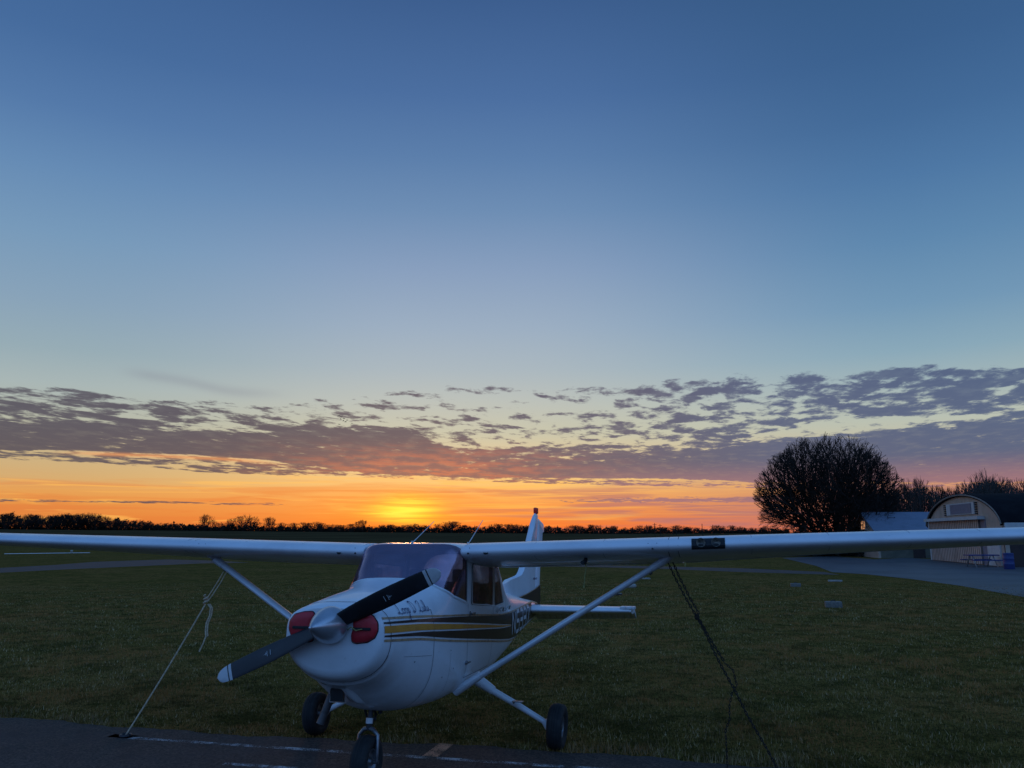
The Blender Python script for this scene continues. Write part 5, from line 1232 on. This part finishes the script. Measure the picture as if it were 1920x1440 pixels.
brush('tree_base_thicket', 'dark thicket at the foot of the huge bare tree', [1432, 1480, 1540, 1600, 1650], [.8, 2.8, 4.6, 3.8, .8], BD, 6000, .22, 8, M['brushm'], depth=3.5)
# far tree line round the field
FPX = [-520, 0, 60, 170, 200, 240, 330, 380, 700, 1000, 1290, 1380, 1480]
FH = [10.4, 10.0, 10.2, 10., 8.8, 7.4, 5.4, 4.4, 4.4, 5.4, 4.2, 3.2, 3.0]
brush('far_wood', 'dark wooded line along the horizon beyond the field', FPX, FH, 690, 52000, .85, 9, M['brushm'], 'wood', depth=12)
FV = []
for sd in range(5):
    T_, C_ = tree_segs(50+sd, 10., 1, 4, .44, 3, .034, .12, up_=.26, ratio=.76, first=.26, crook=.10, tilt=.55+.22*(sd % 3), fan=5+sd); FV.append((segmesh('trunk', T_, M['bark'], 4), segmesh('crown', C_, M['twig'], 3)))
print('far segs', len(C_))
TALL = [(384, 963, .7), (396, 972, .8), (430, 971, .8), (455, 964, 1.3), (472, 967, 1.), (505, 968, .8), (528, 979, 1.1), (596, 977, 1.1), (603, 980, .9), (672, 976, .7), (680, 974, .7), (712, 985, 1.), (733, 982, 1.1), (766, 984, 1.2), (790, 987, 1.2), (846, 976, 1.7), (874, 984, 1.3), (920, 986, 1.), (944, 988, 1.),
        (1030, 985, 1.6), (1080, 984, 1.3), (1102, 987, 1.), (1150, 985, 1.1), (1172, 988, 1.), (1190, 990, 1.), (1218, 984, .8), (1240, 990, 1.), (1355, 988, 1.2), (1372, 984, 1.3), (1388, 986, 1.2), (1410, 988, 1.), (1428, 989, 1.)]
SEG = [(-200, 'above the far end of the left wing'), (200, 'above the wing left of the rope'), (370, 'above the left strut joint'), (560, 'left of the windshield'), (672, 'above the windshield'), (775, 'between the two whip antennas'), (932, 'between the right antenna and the tail fin'), (1015, 'right of the tail fin'), (1160, 'left of the utility poles'), (1250, 'around the utility poles'), (1345, 'left of the huge round tree')]
ORD = ['first', 'second', 'third', 'fourth', 'fifth', 'sixth', 'seventh', 'eighth', 'ninth', 'tenth', 'eleventh', 'twelfth', 'thirteenth', 'fourteenth', 'fifteenth', 'sixteenth', 'seventeenth', 'eighteenth', 'nineteenth', 'twentieth', 'twenty-first', 'twenty-second', 'twenty-third', 'twenty-fourth', 'twenty-fifth', 'twenty-sixth']
def far_tree(px, ty, wk, lb):
    r_ = rd.uniform(655, 680); p = polar(azof(px), r_); z0 = gz(p[0], p[1])-.1; H_ = 2.107+math.tan(R(elof(px, ty)))*r_-z0; H_ = max(H_, 1.5); tm, cm = FV[rd.randrange(5)]
    place('horizon_tree', tm, cm, (p[0], p[1], z0), rd.uniform(0, 6.28), (H_/10*wk*1.05, H_/10), lb, 'tree', 'bare trees along the horizon')
ALL = [(px, ty, wk, 'tall') for px, ty, wk in TALL]
for k_ in range(118):
    px = -60+k_*12.8+rd.uniform(-6, 6); base_t = float(np.interp(px, [-60, 0, 120, 175, 200, 260, 330, 380, 700, 1000, 1300, 1440], [962, 962, 964, 961, 968, 974, 979, 979, 983, 984, 988, 988]))
    ALL.append((px, base_t+rd.uniform(-4, 8), rd.uniform(1.0, 2.2), 'small'))
cnt = {}
for px, ty, wk, sz in sorted(ALL):
    sg_ = [t for x0, t in SEG if px >= x0][-1]; k_ = cnt.get((sg_, sz), 0); cnt[(sg_, sz)] = k_+1
    far_tree(px, ty, wk, '%s bare horizon tree, %s of those %s' % (sz, ORD[k_], sg_))
# utility poles on the right
for k_, (px, ty) in enumerate(((1213, 984), (1228, 981), (1238, 983), (1263, 986), (1268, 989), (1317, 982), (1337, 984))):
    r_ = 420; p = polar(azof(px), r_); z0 = gz(p[0], p[1]); H_ = 2.107+math.tan(R(elof(px, ty)))*r_-z0; e = empty('utility_pole', (p[0], p[1], z0)); tag(e, 'thin dark utility pole on the horizon above the wing, %s from the left' % ORD[k_], 'pole', 'utility poles on the horizon')
    mb = MB(); mb.tube([(0, 0, 0), (0, 0, H_)], .16, 6); o = mb.build('pole', M['bark']); o.parent = e
    if px < 1300: mb = MB(); mb.box((0, 0, H_-.7), (2.0, .15, .18)); mb.box((0, 0, H_-1.5), (1.5, .15, .15)); o = mb.build('crossarm', M['bark'], smooth=False); o.parent = e
# birds
for k_, (px, py) in enumerate(((635, 780), (640, 782), (645, 785), (639, 786), (644, 789), (648, 791), (636, 796), (660, 795), (651, 788))):
    a = azof(px, py); r_ = 150+k_*2; p = polar(a, r_); z_ = 2.107+math.tan(R(elof(px, py)))*r_
    mb = MB(); s1 = .30; mb.tube([(-s1, .05, -.10), (-s1*.6, 0, .10), (0, -.02, .02), (s1*.6, 0, .12), (s1, .05, -.12)], [.012, .035, .05, .035, .012], 5); mb.tube([(0, -.14, 0), (0, 0, .0), (0, .16, 0)], [.02, .06, .02], 6)
    o = mb.build('bird', M['black']); o.location = (p[0], p[1], z_); o.rotation_euler = (R(8*k_ % 40-15), R(7*k_ % 30-12), R(31*k_)); tag(o, 'small dark bird in the sky, %s of its flock' % ['leftmost of the top row', 'second of the top row', 'last of the top row', 'left one of the middle pair', 'right one of the middle pair', 'rightmost of the diagonal line', 'lowest left one', 'lone rightmost one', 'one below the middle'][k_], 'bird', 'flock of birds in the sky')
